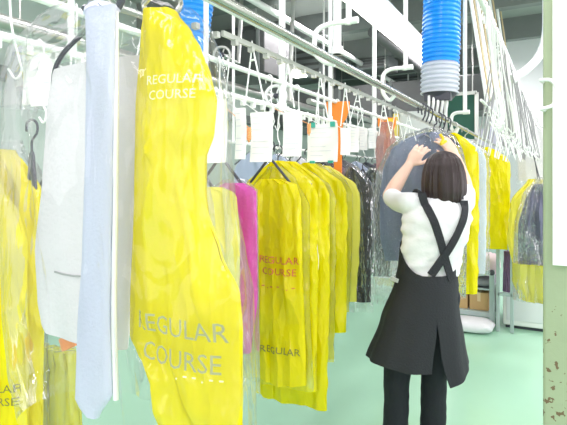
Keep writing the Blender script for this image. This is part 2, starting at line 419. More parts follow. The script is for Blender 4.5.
def drop_pipe(x, y, z0, r, lab, z1=3.5, mm=None):
    t = thing('drop_pipe', lab, 'pipe', (x, y, z0))
    part(MB().tube([(x, y, z0), (x, y, z1)], r, 12), 'pipe', mm or WHT, t)
    part(MB().tube([(x, y, z0), (x, y, z0+.035)], r*1.45, 12), 'clamp', WHT, t)
def onX(px, X): return -X*0+(X*F_PX/((px-560)*CA)+X*SA)/CA   # Y where the line X=const shows at column px
for px, z0, r, lab in ((71, ZC-.01, .009, 'thin white drop pipe left of the foreground trousers'),
                       (206, ZC-.01, .0095, 'white drop pipe right beside the yellow foreground bag and blue hose'),
                       (282, ZC-.01, .016, 'white drop pipe above the middle of the paper slips'),
                       (330, ZC-.01, .011, 'slim white drop pipe just above the orange divider'),
                       (382, ZC-.01, .016, 'white drop pipe between the two orange dividers')):
    drop_pipe(XB-.06*(px == 382), onX(px, XB), z0, r, lab)
def bracket_pipe(px, top, wdt, drop, r, lab, X=XA):
    """drop pipe whose end turns in a C round to hold the rail from below"""
    y = onX(px-10, X); x = X+.045; z = ZA+top
    t = thing('bracket_pipe', lab, 'pipe', (x, y, z))
    part(MB().tube([(x, y, z-.01), (x, y, 3.5)], r*1.1, 12), 'pipe', WHT, t)
    c = spl([(x, y, z), (x-wdt*.6, y, z), (x-wdt*.92, y, z-drop*.12), (x-wdt, y, z-drop*.4), (x-wdt*.97, y, z-drop*.75), (x-wdt*.7, y, z-drop), (X, y, ZA-.012)], 5)
    part(MB().tube(c, r, 10), 'curved_bracket', WHT, t)
    part(MB().tube([(x-.012, y, z), (x+.03, y, z)], r*1.3, 10), 'end_cap', WHT, t)
bracket_pipe(345, .115, .115, .115, .008, 'white drop pipe with C-shaped bracket holding the front rail left of the lamp')
bracket_pipe(405, .10, .10, .13, .0085, 'white drop pipe with C-shaped bracket left of the large blue hose')
bracket_pipe(468, .09, .09, .14, .012, 'white drop pipe with C-shaped bracket right of the blue hose before the green board')
# thick white post seen beside the first bracket
p = atD(337, 40, 2.35)
drop_pipe(p.x, p.y, 2.0, .02, 'thickest white drop post with its end above the front rail')
# big curved pipe and loop at the right
c = [atD(547, -60, 2.6), atD(547, 5, 2.6), atD(546, 35, 2.6), atD(539, 56, 2.6), atD(526, 70, 2.6), atD(516, 76, 2.6)]
t = thing('curved_pipe', 'thick white pipe bending left under the ceiling beside the pillar', 'pipe', c[-1])
part(MB().tube([Vector((c[0].x, c[0].y, 3.5))]+spl(c, 5), .022, 12), 'pipe', WHT, t)
part(MB().tube([c[-1], c[-1]+(c[-1]-c[-2]).normalized()*.03], .03, 12), 'end_collar', WHT, t)
c = [atY(x, y, 1.86) for x, y in ((541, 80), (550, 80), (556, 86), (557, 95), (553, 105), (541, 109))]
t = thing('wall_bracket', 'small white D-shaped loop bracket fixed across the edge of the pillar', 'bracket', c[-1])
c2 = spl(c, 5); part(MB().tube([Vector((pl.x+.02, 1.9, c[0].z)) + Vector((-.02, 0, 0))]+c2+[Vector((pl.x+.005, 1.9, c[-1].z))], .006, 10), 'loop', WHT, t)

# ------------------------------------------------------------------ hooks
def hook_mesh(L, lean=.0, r=.0028, w=.02):
    pts = [(-w*.8, 0, -.02), (-w*.8, 0, .004), (0, 0, .018), (w*.7, 0, .004), (w*.5, 0, -.03), (lean*.5, 0, -L*.5), (lean, 0, -L*.85), (lean+w*.2, 0, -L), (lean-w*.5, 0, -L-.02), (lean-w*1.3, 0, -L+.005)]
    return MB().tube(spl(pts, 4), r, 6)
H1 = hook_mesh(.20, .02); H2 = hook_mesh(.20, -.035); H3 = hook_mesh(.12, .01); H4 = hook_mesh(.26, .0, .0035)
def vhook(L, w, r=.0025):
    return MB().tube([(-w, 0, -L), (-w*.2, 0, -.02), (0, 0, .016), (w*.2, 0, -.02), (w, 0, -L)], r, 6).tube([(-w*.2, 0, -.03), (w*.2, 0, -.03)], r*1.3, 6)
H5 = vhook(.16, .035)
def hooks(mb, X, Z, ys, label, group, m=WIRE, jit=.15):
    first = None
    for y in ys:
        if first is None:
            first = mb.build('wire_hook', m); first.location = (X, y, Z); tag(first, label, 'hook', group); o = first
        else:
            o = first.copy(); COL.objects.link(o); o.location = (X, y, Z)
        o.rotation_euler = (0, random.uniform(-.08, .08), random.uniform(-jit, jit))
def ys(a, b, s, j=.3): 
    out = []; y = a
    while y < b: out.append(y+random.uniform(-j, j)*s); y += s
    return out
hooks(H1, XB, ZB, ys(.75, 6.8, .30), 'empty white wire hook hanging from the white upper conveyor rail', 'empty hooks on the upper conveyor rail', jit=.9)
hooks(H2, XB, ZB, ys(.9, 6.8, .37), 'white wire hook bent sideways hanging from the white upper conveyor rail', 'bent hooks on the upper conveyor rail', jit=.9)
hooks(vhook(.13, .03, .002), XA-.042, ZA-.05, ys(1.0, 2.5, .2)+ys(4.2, 6, .25), 'white inverted-V wire hook hanging under the thick grey front rail', 'V-shaped hooks under the front rail', jit=.6)
hooks(hook_mesh(.40, .04, .003), XE, ZE, ys(1.85, 6.8, .06), 'white wire hook in the dense row on the right conveyor rail', 'hooks on the right conveyor rail', jit=.3)
hooks(vhook(.2, .05), XE-.05, ZE-.28, ys(2.4, 4.1, .12), 'small V-shaped hook on the guide wire of the right conveyor', 'V-shaped hooks on the right guide wire', jit=.3)
hooks(vhook(.42, .06, .003), XE, ZE, ys(2.3, 7.2, .09), 'long V-shaped white hanger in the dense row on the right conveyor rail', 'long V hangers on the right conveyor rail', m=mat('grey_wire', (150, 152, 152), .4, metal=.3), jit=.3)

# slanting rods above the woman's right
TAN = mat('tan_rod', (196, 178, 140), .5)
first = {}
for k in range(10):
    d = 3.7+.2*k; a = atD(466+k*3.2, -30, d); b = atD(487+k*2.8, 102-k*1, d)
    mm = TAN if k % 2 else WHT
    t = thing('slanting_rod', 'tan wooden rod slanting down among white hooks right of the blue hose' if k % 2 else 'white rod slanting down among tan rods right of the blue hose', 'rod', b, 'tan slanting rods' if k % 2 else 'white slanting rods')
    a2 = a+(a-b)*((3.5-a.z)/(a.z-b.z))
    part(MB().tube([b, a2], .008 if k % 2 else .013, 8), 'rod', mm, t)
    part(MB().tube([b+Vector((-.02, 0, 0)), b, b+Vector((.02, 0, .01)), b+Vector((.03, 0, .03))], .006, 6), 'hook_end', STEEL, t)

# ------------------------------------------------------------------ blue hoses
BLUE = mat('blue_hose', (40, 170, 248), .3, trans=.3, coat=.3); BLUE2 = mat('grey_hose', (222, 227, 236), .3, trans=.3, coat=.2)
def hose(px_top, px_bot, py_bot, d, r, split, lab, name='flexible_hose', cap=True):
    a = atD(px_bot, py_bot, d); b = atD(px_top, -60, d); b = a+(b-a)*((3.5-a.z)/(b.z-a.z))
    t = thing(name, lab, 'hose', a); n = (b-a).normalized(); ln = (b-a).length
    def seg(s0, s1):
        pts = []; rs = []; k = int((s1-s0)/.007)
        for i in range(k+1):
            pts.append(a+n*(s0+(s1-s0)*i/k)); rs.append(r*(1+.045*(1 if i % 4 < 2 else -1)+.02*math.sin(s0*30+i*.11)))
        return MB().tube(pts, rs, 24)
    if split: o = part(seg(0, split), 'grey_section', BLUE2, t); o['label'] = 'pale grey ribbed lower end of the hose'
    part(seg(split, ln), 'blue_section', BLUE, t)
    if cap: part(MB().tube([a-n*.03, a, a+n*.012], [r*.75, r*.95, r*.98], 20), 'end_ring', DARKW, t)
    return a
a = hose(443.5, 439.5, 94, 3.15, .112, .19, 'large ribbed blue ventilation hose hanging above the woman, grey at its lower end')
hose(206, 188, 75, 2.7, .085, 0, 'ribbed blue ventilation hose partly hidden behind the yellow foreground bag')
# nozzle fitting below the big hose
t = thing('hose_fitting', 'black and white clamp fitting hanging right under the large blue hose', 'fitting', atD(438, 122, 3.1))
for k in range(5):
    q = atD(429+k*4.5, 96, 3.1); part(MB().tube(spl([q, q+Vector((.006, -.03, -.05)), q+Vector((-.008, 0, -.12)), q+Vector((.012, 0, -.16))], 4), .008, 8), 'white_prong', WHT, t)
q = atD(438, 98, 3.1); part(MB().box((q.x-.08, q.y-.03, q.z-.02), (q.x+.08, q.y+.03, q.z+.03)), 'black_clamp', DARKW, t, smooth=False, bevel=.004)

# valve wheels on the left wall side
for px, py, d, r, lab in ((222, 55, 4.6, .075, 'grey round wall fan seen behind the front rail beside the blue hose'), (276, 96, 4.3, .088, 'white round ring valve behind the hooks left of the white post')):
    p = atD(px, py, d); t = thing('valve_wheel', lab, 'valve', p)
    circ = lambda rr, rad: MB().tube([p+RT*math.cos(i*.2618)*rr+UP*math.sin(i*.2618)*rr for i in range(24)], rad, 8, closed=True)
    mm = STEEL if px == 222 else WHT
    part(circ(r, .014), 'rim', mm, t)
    m = MB()
    for k in range(5): m.tube([p, p+RT*math.cos(k*1.2566)*r+UP*math.sin(k*1.2566)*r], .007, 6)
    part(m, 'spokes', mm, t); part(MB().ball(p, .025), 'hub', DARKW, t)
    part(MB().tube([p+FW*.01, p+Vector((0, .25, 0))+FW*.1, Vector((p.x+.0, p.y+.35, 3.5))], .02, 8), 'pipe', WALLM if 0 else STEEL, t)

# ------------------------------------------------------------------ bagged garments
def hanger_part(x, y, z, t, half=.19, m=DARKW, drop=.10):
    """z = top of the hook"""
    hk = spl([(x-.022, y, z-.03), (x-.02, y, z-.008), (x, y, z), (x+.02, y, z-.012), (x+.02, y, z-.035), (x, y, z-.055), (x, y, z-.085)], 5)
    part(MB().tube(hk, .0032, 8), 'hanger_hook', STEEL if m is WIRE else m, t)
    zz = z-.085
    arm = spl([(x-half, y, zz-drop), (x-half*.5, y, zz-drop*.45), (x, y, zz), (x+half*.5, y, zz-drop*.45), (x+half, y, zz-drop)], 5)
    part(MB().tube(arm, [.006]*len(arm), 8), 'hanger_arms', m, t)
SLIP = mat('faded_ink', (222, 223, 230), .8)
def slip(x, y, z, w, h, t, name='paper_slip', turn=.3, teal=False):
    """z = top; a slip of paper with printed lines, hung from the hanger"""
    c, s_ = math.cos(turn), math.sin(turn); n = 5; vs = []; 
    def P(u, v, o=0): return Vector((x+(u*c-o*s_), y+u*s_+.006*math.sin(v*20)+o*-c, z-v))
    m = MB()
    rg = []
    for j in range(9):
        v = h*j/8; rg.append([P(-w/2, v, 0), P(-w/6, v, .003), P(w/6, v, .003), P(w/2, v, 0), P(w/2, v, -.0015), P(-w/2, v, -.0015)])
    m.rings(rg); o = part(m, name, PAPER, t)
    m = MB()
    for k in range(7):
        v0 = h*(.1+.12*k)
        if k == 3: continue
        a, b = P(-w*.38, v0, .0045), P(w*random.uniform(0, .38), v0, .0045); m.add([a, b, b-UP*.0025, a-UP*.0025], [(0, 1, 2, 3)])
    part(m, 'printed_lines', SLIP, o, smooth=False)
    if teal:
        m = MB()
        for u in (-.3, .35): m.box((P(u*w, 0, .004).x-.01, P(u*w, 0, .005).y-.003, z-.015), (P(u*w, 0).x+.012, P(u*w, 0).y, z+.008))
        for u in (-.3, .3): m.box((P(u*w, h, .004).x-.012, P(u*w, h, .005).y-.003, z-h-.006), (P(u*w, h).x+.012, P(u*w, h).y, z-h+.006))
        part(m, 'teal_clip', mat('teal_tape', (60, 170, 150), .5), o, smooth=False)
    return o

WHITEC = mat('white_cloth', (236, 236, 238), .8, bump=.3, bscale=50)
def bagged(x, y, L, w, label, bag=YEL, cloth=None, z=1.565, seed=0, th=.034, cloth_len=None, name='bagged_garment', group=None, hook=True, skew=.6, top_w=.10, dx=0, Lx=None, Rx=None, film_on=True, hm=None):
    """garment on a hanger inside a plastic bag; x,y centre, z top of the hanger hook, L bag length"""
    t = thing(name, label, 'garment', (x, y, z), group)
    hanger_part(x+dx, y, z, t, w*.42-abs(dx), m=hm or DARKW)
    zt = z-.085+.012; zb = zt-L; h = w/2
    def tab(s, ww, Lg, flare=1.0):
        return [(zt-Lg, x+s*ww*.96*flare), (zt-Lg*.5, x+s*ww), (zt-.16, x+s*ww*1.0), (zt-.10, x+s*ww*.86), (zt-.045, x+s*ww*.5), (zt, x+s*ww*top_w)]
    if cloth:
        cl = cloth_len or L*.8
        m, _ = pouch(tab(-1, h*.86, cl), tab(1, h*.86, cl), y, th*.6, wr=.008, seed=seed+5, nx=18, nz=24, fold=3)
        m.v = [v-UP*.008 for v in m.v]; part(m, 'garment_body', cloth, t)
    Lt = Lx or tab(-1, h, L, random.uniform(.92, 1.04)); Rt = Rx or tab(1, h, L, random.uniform(.92, 1.04))
    m, f = pouch(Lt, Rt, y, th, wr=.014, seed=seed, nx=30, nz=44, fold=random.choice((3, 4, 5)), skew=skew, ragged=.012, open_bottom=True)
    o = part(m, 'plastic_bag', bag, t)
    return t, f, o
def onfront(px, py, f, off=0):
    Y_ = .5; p = atY(px, py, Y_)
    for _ in range(8): Y_ = f(p.x, p.z)-off; p = atY(px, py, Y_)
    return p
# a text printer for bags
def print_on(t, f, x0, z0, w, m, lines=('REGULAR', 'COURSE'), gap=1.25, small=False):
    size = w/4.55
    for i, s in enumerate(lines):
        ww = w if i == 0 else w*.88
        text_mesh(s, size, m, 'printed_text', f, x0+(w-ww)/2, z0-i*size*gap, t, width=ww)
    if small: text_mesh('- . - - . . -', size*.4, m, 'printed_dash_line', f, x0+w*.06, z0-size*gap*2.2, t, width=w*.85)

GREYFILM = film('smoky_film', (200, 200, 205), see=.6)
# --- near left
t, f, o = bagged(-1.25, .69, 1.05, .42, 'yellow plastic bag with garment at the left edge of the picture, nearest on its rail', z=1.51, seed=1, th=.04)
q = onfront(-22, 388, f, .01); print_on(t, f, q.x, q.z, .105, PRINT_O)
part(MB().tube(spl([(-1.25, .69, 1.51), (-1.21, .69, 1.6), (XB-.016, .69, ZC-.03), (XB-.014, .69, ZC), (XB, .69, ZC+.014), (XB+.014, .69, ZC-.01)], 4), .003, 6), 'wire_loop', WIRE, t)
bagged(-1.315, .81, 1.1, .34, 'yellow bag peeping out over the nearest one at the left edge, slightly higher', z=1.565, seed=3, dx=.13)
Y = .90
t = thing('bagged_garment', 'grey garment in clear film between the left yellow bag and the pale trousers', 'garment', (-1.15, Y, 1.57))
hanger_part(-1.16, Y, 1.57, t, .13)
m, _ = px_pouch([(165, -20), (200, -25), (300, -5), (415, 24)], [(160, 20), (200, 34), (300, 36), (350, 35), (415, 33)], Y, .03, wr=.010, seed=2, fold=2); part(m, 'garment_body', GREYC, t)
m, _ = px_pouch([(140, -10), (175, -28), (300, -25), (460, -20)], [(140, 12), (175, 36), (300, 42), (460, 48)], Y, .045, wr=.014, seed=4, open_bottom=True); part(m, 'plastic_bag', CLR, t)
m, _ = px_pouch([(348, 37), (380, 36), (470, 34)], [(348, 76), (380, 78), (470, 82)], Y+.04, .02, wr=.012, seed=6); o = part(m, 'hem_of_yellow_film', YELF, t)
# paper slips in clear sleeves at the left
t = thing('slip_bundle', 'bundle of white paper slips in clear sleeves hanging from the rail at upper left', 'paper slips', (-1.1, .98, 1.45))
for px, py, w, h, tn in ((41, 50, .075, .15, .15), (27, 48, .06, .16, -.1)):
    p = atY(px, py, .86 if px == 41 else .88); slip(p.x, p.y, p.z, w, h, t, turn=tn)
p = atY(33, 45, .96); m, _ = pouch([(p.z-.19, p.x-.09), (p.z-.1, p.x-.06), (p.z, p.x-.03)], [(p.z-.19, p.x+.09), (p.z-.1, p.x+.07), (p.z, p.x+.05)], .95, .05, wr=.02, seed=9)
part(m, 'clear_sleeve', CLRM, t)
part(MB().tube(spl([p+Vector((0, 0, -.02)), Vector((XB-.01, .95, ZC-.05)), Vector((XB-.012, .95, ZC)), Vector((XB, .95, ZC+.014)), Vector((XB+.014, .95, ZC-.01))], 4), .002, 6), 'tie_wire', WIRE, t)
BLUEC = mat('blue_cloth', (70, 110, 190), .6)
t = thing('clip_hanger', 'dark blue plastic clip hanger on the conveyor at the far left edge', 'hanger', (-1.2, .62, 1.5)); hanger_part(-1.2, .62, 1.60, t, .17, BLUEC)
# wires at upper left
hooks(vhook(.14, .03), XB, ZC+.1, [1.16, 1.2, 1.26], 'twisted white wire hanging by the thin pipe at upper left', 'white wires at upper left', jit=1)

# --- the middle row on conveyor C
xr = XB
Y = 1.36
t = thing('bagged_garment', 'pale yellow bag just right of the foreground bag, hiding behind the magenta garment', 'garment', (-1.13, Y, 1.58))
hanger_part(-1.12, Y, 1.575, t, .09)
m, _ = px_pouch([(188, 180), (200, 165), (300, 160), (372, 165)], [(186, 222), (194, 236), (240, 240), (300, 239), (372, 237)], Y, .03, wr=.012, seed=11, fold=4, open_bottom=True)
part(m, 'plastic_bag', YEL2, t)
Y = 1.55
t = thing('bagged_garment', 'magenta garment in clear film between two yellow bags in the middle row', 'garment', (-1.13, Y, 1.58))
hanger_part(-1.13, Y, 1.575, t, .10)
m, _ = px_pouch([(184, 225), (196, 200), (300, 200), (352, 238)], [(182, 244), (190, 256), (250, 257), (300, 257), (352, 250)], Y, .02, wr=.010, seed=12, fold=3); part(m, 'garment_body', MAG, t)
m, _ = px_pouch([(180, 225), (196, 196), (300, 192), (388, 192)], [(178, 244), (190, 257), (250, 258), (300, 259), (388, 260)], Y, .035, wr=.014, seed=13, fold=4, open_bottom=True); part(m, 'plastic_bag', CLR, t)
# the text bag, outline from the photograph
def tz(py, Y, px): return atY(px, py, Y).z
Y = 1.90
t = thing('bagged_garment', 'yellow bag printed REGULAR COURSE in red, in front of the middle row', 'garment', (-1.13, Y, 1.58))
hanger_part(-1.12, Y, 1.585, t, .10)
mb_, f = px_pouch([(180, 262), (188, 252), (215, 248), (300, 248), (345, 248), (375, 250)], [(178, 283), (184, 296), (200, 301), (250, 302), (320, 304), (385, 306)], Y, .035, wr=.012, seed=21, fold=4, ragged=.01)
part(mb_, 'plastic_bag', YEL, t)
a = onfront(260, 262, f, .005); b = onfront(299.5, 262, f, .005); print_on(t, f, a.x, a.z, b.x-a.x, PRINT_R, small=True)
a = onfront(261, 351, f, .005); b = onfront(301, 351, f, .005); print_on(t, f, a.x, a.z, b.x-a.x, PRINT_O, lines=('REGULAR',))
ttxt = t
mb_, f = pouch([(.50, -1.30), (.9, -1.30), (1.3, -1.29), (1.40, -1.23), (1.47, -1.14)], [(.50, -.93), (.9, -.95), (1.3, -.95), (1.42, -1.02), (1.475, -1.10)], Y+.05, .03, seed=22, open_bottom=True)
part(mb_, 'back_film', YELF, t)
SPEC = [  # y, length, label, bag, cloth, z
 (2.03, 1.02, 'yellow bag directly behind the one printed in red', YEL, None),
 (2.14, 1.16, 'long yellow bag with a white strip, lowest hanging in the middle row', YEL, WHITEC),
 (2.24, .96, 'streaky translucent yellow bag right behind the longest bag', YELF, WHITEC),
 (2.35, .86, 'crumpled yellow bag in the middle row, shorter than the longest one', YEL, None),
 (2.46, .78, 'thin yellow film bag second before the black garment', YELF, GREYC),
 (2.56, .74, 'yellow and clear bag last before the black garment', YEL2, WHITEC),
]
for k, (y, L, lab, bg, cl) in enumerate(SPEC):
    t, f, o = bagged(-1.155+random.uniform(-.01, .01), y, L, .42, lab, bag=bg, cloth=cl, seed=30+k, z=1.565+random.uniform(-.012, .01))
    t.rotation_euler.z = random.uniform(-.07, .07)
    if k == 1:
        m, _ = pouch([(1.0, -1.03), (1.1, -1.03), (1.30, -1.02)], [(1.0, -.965), (1.1, -.965), (1.30, -.975)], y-.055, .006, wr=.003, seed=3, nx=6)
        o = part(m, 'white_strip', PAPER, t); print_on(t, f, -1.10, .52, .12, PRINT_O)
bagged(-1.06, 2.76, .84, .26, dx=-.09, label='black garment in clear film behind the row of yellow bags', bag=CLR, cloth=BLK, seed=41, cloth_len=.78)
bagged(-1.08, 3.17, .84, .28, dx=-.07, label='black garment half seen between clear film and the held jacket', bag=CLR, cloth=BLK, seed=42, cloth_len=.70)
for k in range(4):
    bagged(-1.15, 3.42+.3*k, .95, .42, ['pale garment in clear film beyond the black garments', 'grey garment in clear film beyond the black garments', 'yellow bag beyond the black garments, farther back', 'white garment in clear film farthest back on the middle rail'][k], bag=[CLR, CLR, YEL, CLR][k], cloth=[WHITEC, GREYC, None, WHITEC][k], seed=50+k)
# white wire links from rail C down to the hanger hooks
link = [1.36, 1.55, 1.90, 2.03, 2.13, 2.24, 2.35, 2.46, 2.56, 2.76, 3.17, 3.42, 3.72, 4.02, 4.32, .81, .90, .62]
hooks(MB().tube(spl([(-.014, 0, -.01), (0, 0, .016), (.014, 0, -.01), (.004, 0, -.06), (0, 0, -.14), (.012, 0, -.172), (0, 0, -.196), (-.014, 0, -.18)], 4), .0028, 6), XB, ZC, link, 'white wire link between the lower conveyor rail and a dark hanger hook', 'links on the lower conveyor rail', jit=.5)
# paper slips hung in front of the hooks
for px, py, w, h, Y, tn, lab in (
        (214, 100, .085, .19, 1.22, .1, 'largest blank white paper slip, right beside the yellow foreground bag'),
        (240, 108, .042, .17, 1.38, .0, 'narrow white paper slip above the magenta garment'),
        (261, 112, .09, .185, 1.58, .1, 'wide white paper slip above the bag printed in red'),
        (292, 112, .085, .185, 1.83, .1, 'white paper slip in front of the white drop post'),
        (322, 124, .15, .175, 2.1, .05, 'white paper slip with teal clips left of the orange divider')):
    p = atY(px, py, Y); t = thing('paper_tag', lab, 'paper slip', (p.x, p.y, p.z-h))
    slip(p.x, p.y, p.z, w, h, t, turn=tn, teal=(px == 322))
    part(MB().tube([p+Vector((0, 0, -.01)), Vector((p.x*.5+XB*.5, p.y, p.z*.4+ZC*.6)), Vector((XB-.004, p.y, ZC-.012)), Vector((XB-.013, p.y, ZC)), Vector((XB, p.y, ZC+.013))], .0018, 6), 'tie_wire', WIRE, t)
for px, py, Y, lab in ((249, 128, 1.5, 'small orange coil tag beside the narrow paper slip'), (309, 124, 2.0, 'small orange tag behind the left edge of the teal-clipped slip')):
    p = atY(px, py, Y); single(MB().tube([p+Vector((.006*math.cos(k*1.1), .006*math.sin(k*1.1), -.0011*k)) for k in range(40)]+[p+Vector((0, 0, -.05))], .0035, 6).tube([p, Vector((XB, p.y, ZC-.01))], .0015, 5), 'orange_tag', mat('orange_tag', (248, 170, 110), .6), lab, 'tag')
    
# orange dividers
def divider(pxc, pyt, pyb, lab, extra=None):
    Y = onX(pxc, XB); w = .135; t_ = atX(pxc, pyt, XB).z; b_ = atX(pxc, pyb, XB).z
    t = thing('orange_divider', lab, 'divider', (XB, Y, b_))
    prof = [(-.5, t_), (.5, t_), (.5, t_-.045), (.36, t_-.1), (.22, t_-.13), (.17, t_-.18), (.17, b_), (-.17, b_), (-.17, t_-.18), (-.14, t_-.13), (-.42, t_-.08), (-.5, t_-.06)]
    m = MB(); n = len(prof)
    ang = .35
    P = [Vector((XB+.012+u*w*math.cos(ang), Y+u*w*math.sin(ang)-.02, z)) for u, z in prof]; P2 = [q+Vector((0, .012, 0)) for q in P]
    m.add(P+P2, [tuple(range(n)), tuple(range(2*n-1, n-1, -1))]+[(i, i+n, (i+1) % n+n, (i+1) % n) for i in range(n)])
    part(m, 'blade', ORG, t, smooth=False, bevel=.003)
    return t, Y
divider(337, 102, 181, 'tall orange plastic divider hanging on the conveyor right of the paper slips')
t, Y = divider(386, 118, 196, 'second, smaller-looking orange divider farther back, near the held jacket')
p = atX(390, 119, XB+.03)
part(MB().box((p.x-.015, p.y-.03, p.z-.14), (p.x+.03, p.y-.02, p.z+.0)), 'yellow_plate', mat('amber_plastic', (250, 200, 40), .5), t, smooth=False)
# pinkish film tags by the second divider
PINK = film('pink_film', (250, 185, 180), see=.6, bscale=60)
p = atY(385, 125, 3.35); t = thing('slip_bundle', 'bundle of pinkish crinkled film slips in front of the second orange divider', 'paper slips', (p.x, p.y, p.z-.3))
m, _ = pouch([(p.z-.32, p.x-.06), (p.z-.15, p.x-.07), (p.z+.02, p.x-.03)], [(p.z-.32, p.x+.05), (p.z-.15, p.x+.08), (p.z+.02, p.x+.05)], p.y, .03, wr=.02, seed=3); part(m, 'film_sleeve', PINK, t)
part(MB().tube([p, Vector((XB, p.y, ZC+.012))], .002, 6), 'tie_wire', WIRE, t)
for k in range(4):
    Y = 2.45+.28*k; px = 345+k*9; p = atY(px, 128, Y)
    t = thing('paper_tag', ['small pale slip right of the tall orange divider', 'small pale slip between the two orange dividers, second one', 'small lilac-white slip left of the second divider', 'small pale slip touching the second divider'][k], 'paper slip', (p.x, p.y, p.z-.14))
    slip(p.x, p.y, p.z, .05, .14, t, turn=.5); part(MB().tube([p-UP*.01, Vector((XB, p.y, ZC+.012))], .0016, 5), 'tie_wire', WIRE, t)

# ------------------------------------------------------------------ far racks, left of the woman
LB = mat('pale_blue_cloth', (190, 202, 226), .7); MAUVE = mat('mauve_cloth', (130, 100, 120), .7); NAVY = mat('dark_navy_cloth', (52, 54, 70), .7)
XR = -2.35
t = thing('garment_rail', 'thin white far rail holding pale, dark and mauve clothes left of the held jacket', 'rail', (XR, 5.8, 1.72))
part(line_tube(XR, 1.72, 3.2, 9.5, .014), 'rail_tube', WHT, t)
for y in (3.4, 5.2, 7, 8.8): part(MB().tube([(XR, y, 1.72), (XR, y, 3.5)], .012, 8), 'drop_rod', WHT, t)
colr = [LB, LB, WHITEC, BLK, MAUVE, GREYC, LB, NAVY, MAUVE, WHITEC, GREYC, LB]
names = ['pale blue', 'light blue', 'white', 'black', 'mauve', 'grey', 'powder blue', 'navy', 'plum', 'off-white', 'ash grey', 'ice blue']
for k in range(12):
    bagged(XR, 3.7+.42*k, .95, .46, '%s garment on the far left rail, %s' % (names[k], 'before the black one' if k < 3 else 'beyond the white ones' if k < 6 else 'deep in the hall'), bag=CLR, cloth=colr[k], seed=70+k, z=1.735, name='hanging_garment', cloth_len=.85)
hooks(H3, XR, 1.9, [], '', '')

# ------------------------------------------------------------------ right side: rail A beyond the woman, rail E
bagged(-.61, 3.42, 1.04, .31, 'yellow bag hanging right behind the woman, curving past her right arm', bag=YEL, z=ZA+.012, seed=91, hm=WIRE)
bagged(-.61, 3.86, 1.0, .34, 'bluish white garment in clear film right of the woman', bag=CLR, cloth=mat('bluish_white_cloth', (214, 226, 240), .7), z=ZA+.012, seed=93, cloth_len=.98, hm=WIRE)
bagged(-.60, 5.05, .95, .40, 'solid yellow bag hanging highest on the right, over the trolley', bag=YEL, cloth=None, z=ZA+.012, seed=94, hm=WIRE, th=.06)
# held/hanging dark jacket bag
NJ = mat('slate_jacket', (98, 100, 122), .5, bump=.4, bscale=30)
t = thing('bagged_garment', 'dark slate jacket in crinkled clear and yellow bag left of the pillar', 'garment', atY(530, 180, 4.4))
Y = 4.4
m, _ = px_pouch([(186, 534), (200, 525), (225, 518), (262, 518)], [(182, 546), (200, 553), (230, 556), (266, 556)], Y, .07, wr=.02, seed=95, fold=3); part(m, 'jacket', NJ, t)
m, _ = px_pouch([(178, 536), (195, 522), (225, 514), (270, 513), (300, 513)], [(176, 544), (195, 556), (230, 560), (270, 560), (302, 558)], Y, .085, wr=.02, seed=96, open_bottom=True); part(m, 'plastic_bag', GLINT, t)
m, _ = px_pouch([(262, 512), (280, 512), (303, 519)], [(266, 560), (280, 560), (298, 556)], Y-.02, .08, wr=.02, seed=97); part(m, 'yellow_hem', YELF, t)
p = atY(540, 178, Y); part(MB().tube(spl([p-UP*.02, Vector((XE-.02, Y, ZE-.1)), Vector((XE-.015, Y, ZE)), Vector((XE, Y, ZE+.017)), Vector((XE+.016, Y, ZE-.01))], 4), .004, 6), 'hanger_hook', DARKW, t)
t = thing('bagged_garment', 'crumpled pale yellow bag behind the slate jacket', 'garment', atY(525, 185, 4.9)); Y = 4.9
m, _ = px_pouch([(182, 528), (200, 511), (240, 507), (262, 512)], [(176, 545), (190, 550), (240, 552), (266, 548)], Y, .06, wr=.03, seed=98); part(m, 'plastic_bag', YEL2, t)
p = atY(538, 178, Y); part(MB().tube([p-UP*.02, Vector((XE-.016, Y, ZE-.03)), Vector((XE-.015, Y, ZE)), Vector((XE, Y, ZE+.017)), Vector((XE+.016, Y, ZE-.01))], .004, 6), 'hanger_hook', DARKW, t)
for k in range(6):
    bagged(XE+.02, 5.6+.6*k, .6, .38, '%s white garment in clear film far back on the right conveyor' % ('nearest', 'second', 'third', 'fourth', 'fifth', 'farthest')[k], bag=CLR, cloth=WHITEC, seed=100+k, z=ZE+.012, cloth_len=.55, hm=WIRE)
LAV = mat('lavender_panel', (206, 204, 222), .5)
p = atD(491, 140, 6.5)
single(MB().box((p.x-.15, p.y, p.z-.14), (p.x+.14, p.y+.1, p.z+.15)).tube([(p.x, p.y+.05, p.z+.1), (p.x, p.y+.05, 3.5)], .012, 8), 'hanging_light_box', LAV, 'pale lavender hanging box above the solid yellow bag on the right', 'box', smooth=False, bevel=.006)
GB = mat('dark_green_board', (18, 84, 66), .5, var=.1)
a = atD(446, 142, 6.0); b = atD(479, 95, 6.0)
t = thing('notice_board', 'dark green board hanging under the ceiling behind the blue hose', 'board', ((a.x+b.x)/2, a.y, a.z))
part(MB().box((a.x, a.y, a.z), (b.x, a.y+.03, b.z)), 'panel', GB, t, smooth=False)
part(MB().bar((a.x, a.y, b.z), (b.x, a.y, b.z), .04).bar((a.x, a.y, a.z), (b.x, a.y, a.z), .04).bar((a.x, a.y, a.z), (a.x, a.y, b.z), .04).bar((b.x, a.y, a.z), (b.x, a.y, b.z), .04), 'frame', STEEL, t, smooth=False)
part(MB().tube([(a.x+.05, a.y+.02, b.z), (a.x+.05, a.y+.02, 3.5)], .008, 6).tube([(b.x-.05, a.y+.02, b.z), (b.x-.05, a.y+.02, 3.5)], .008, 6), 'drop_rod', STEEL, t)
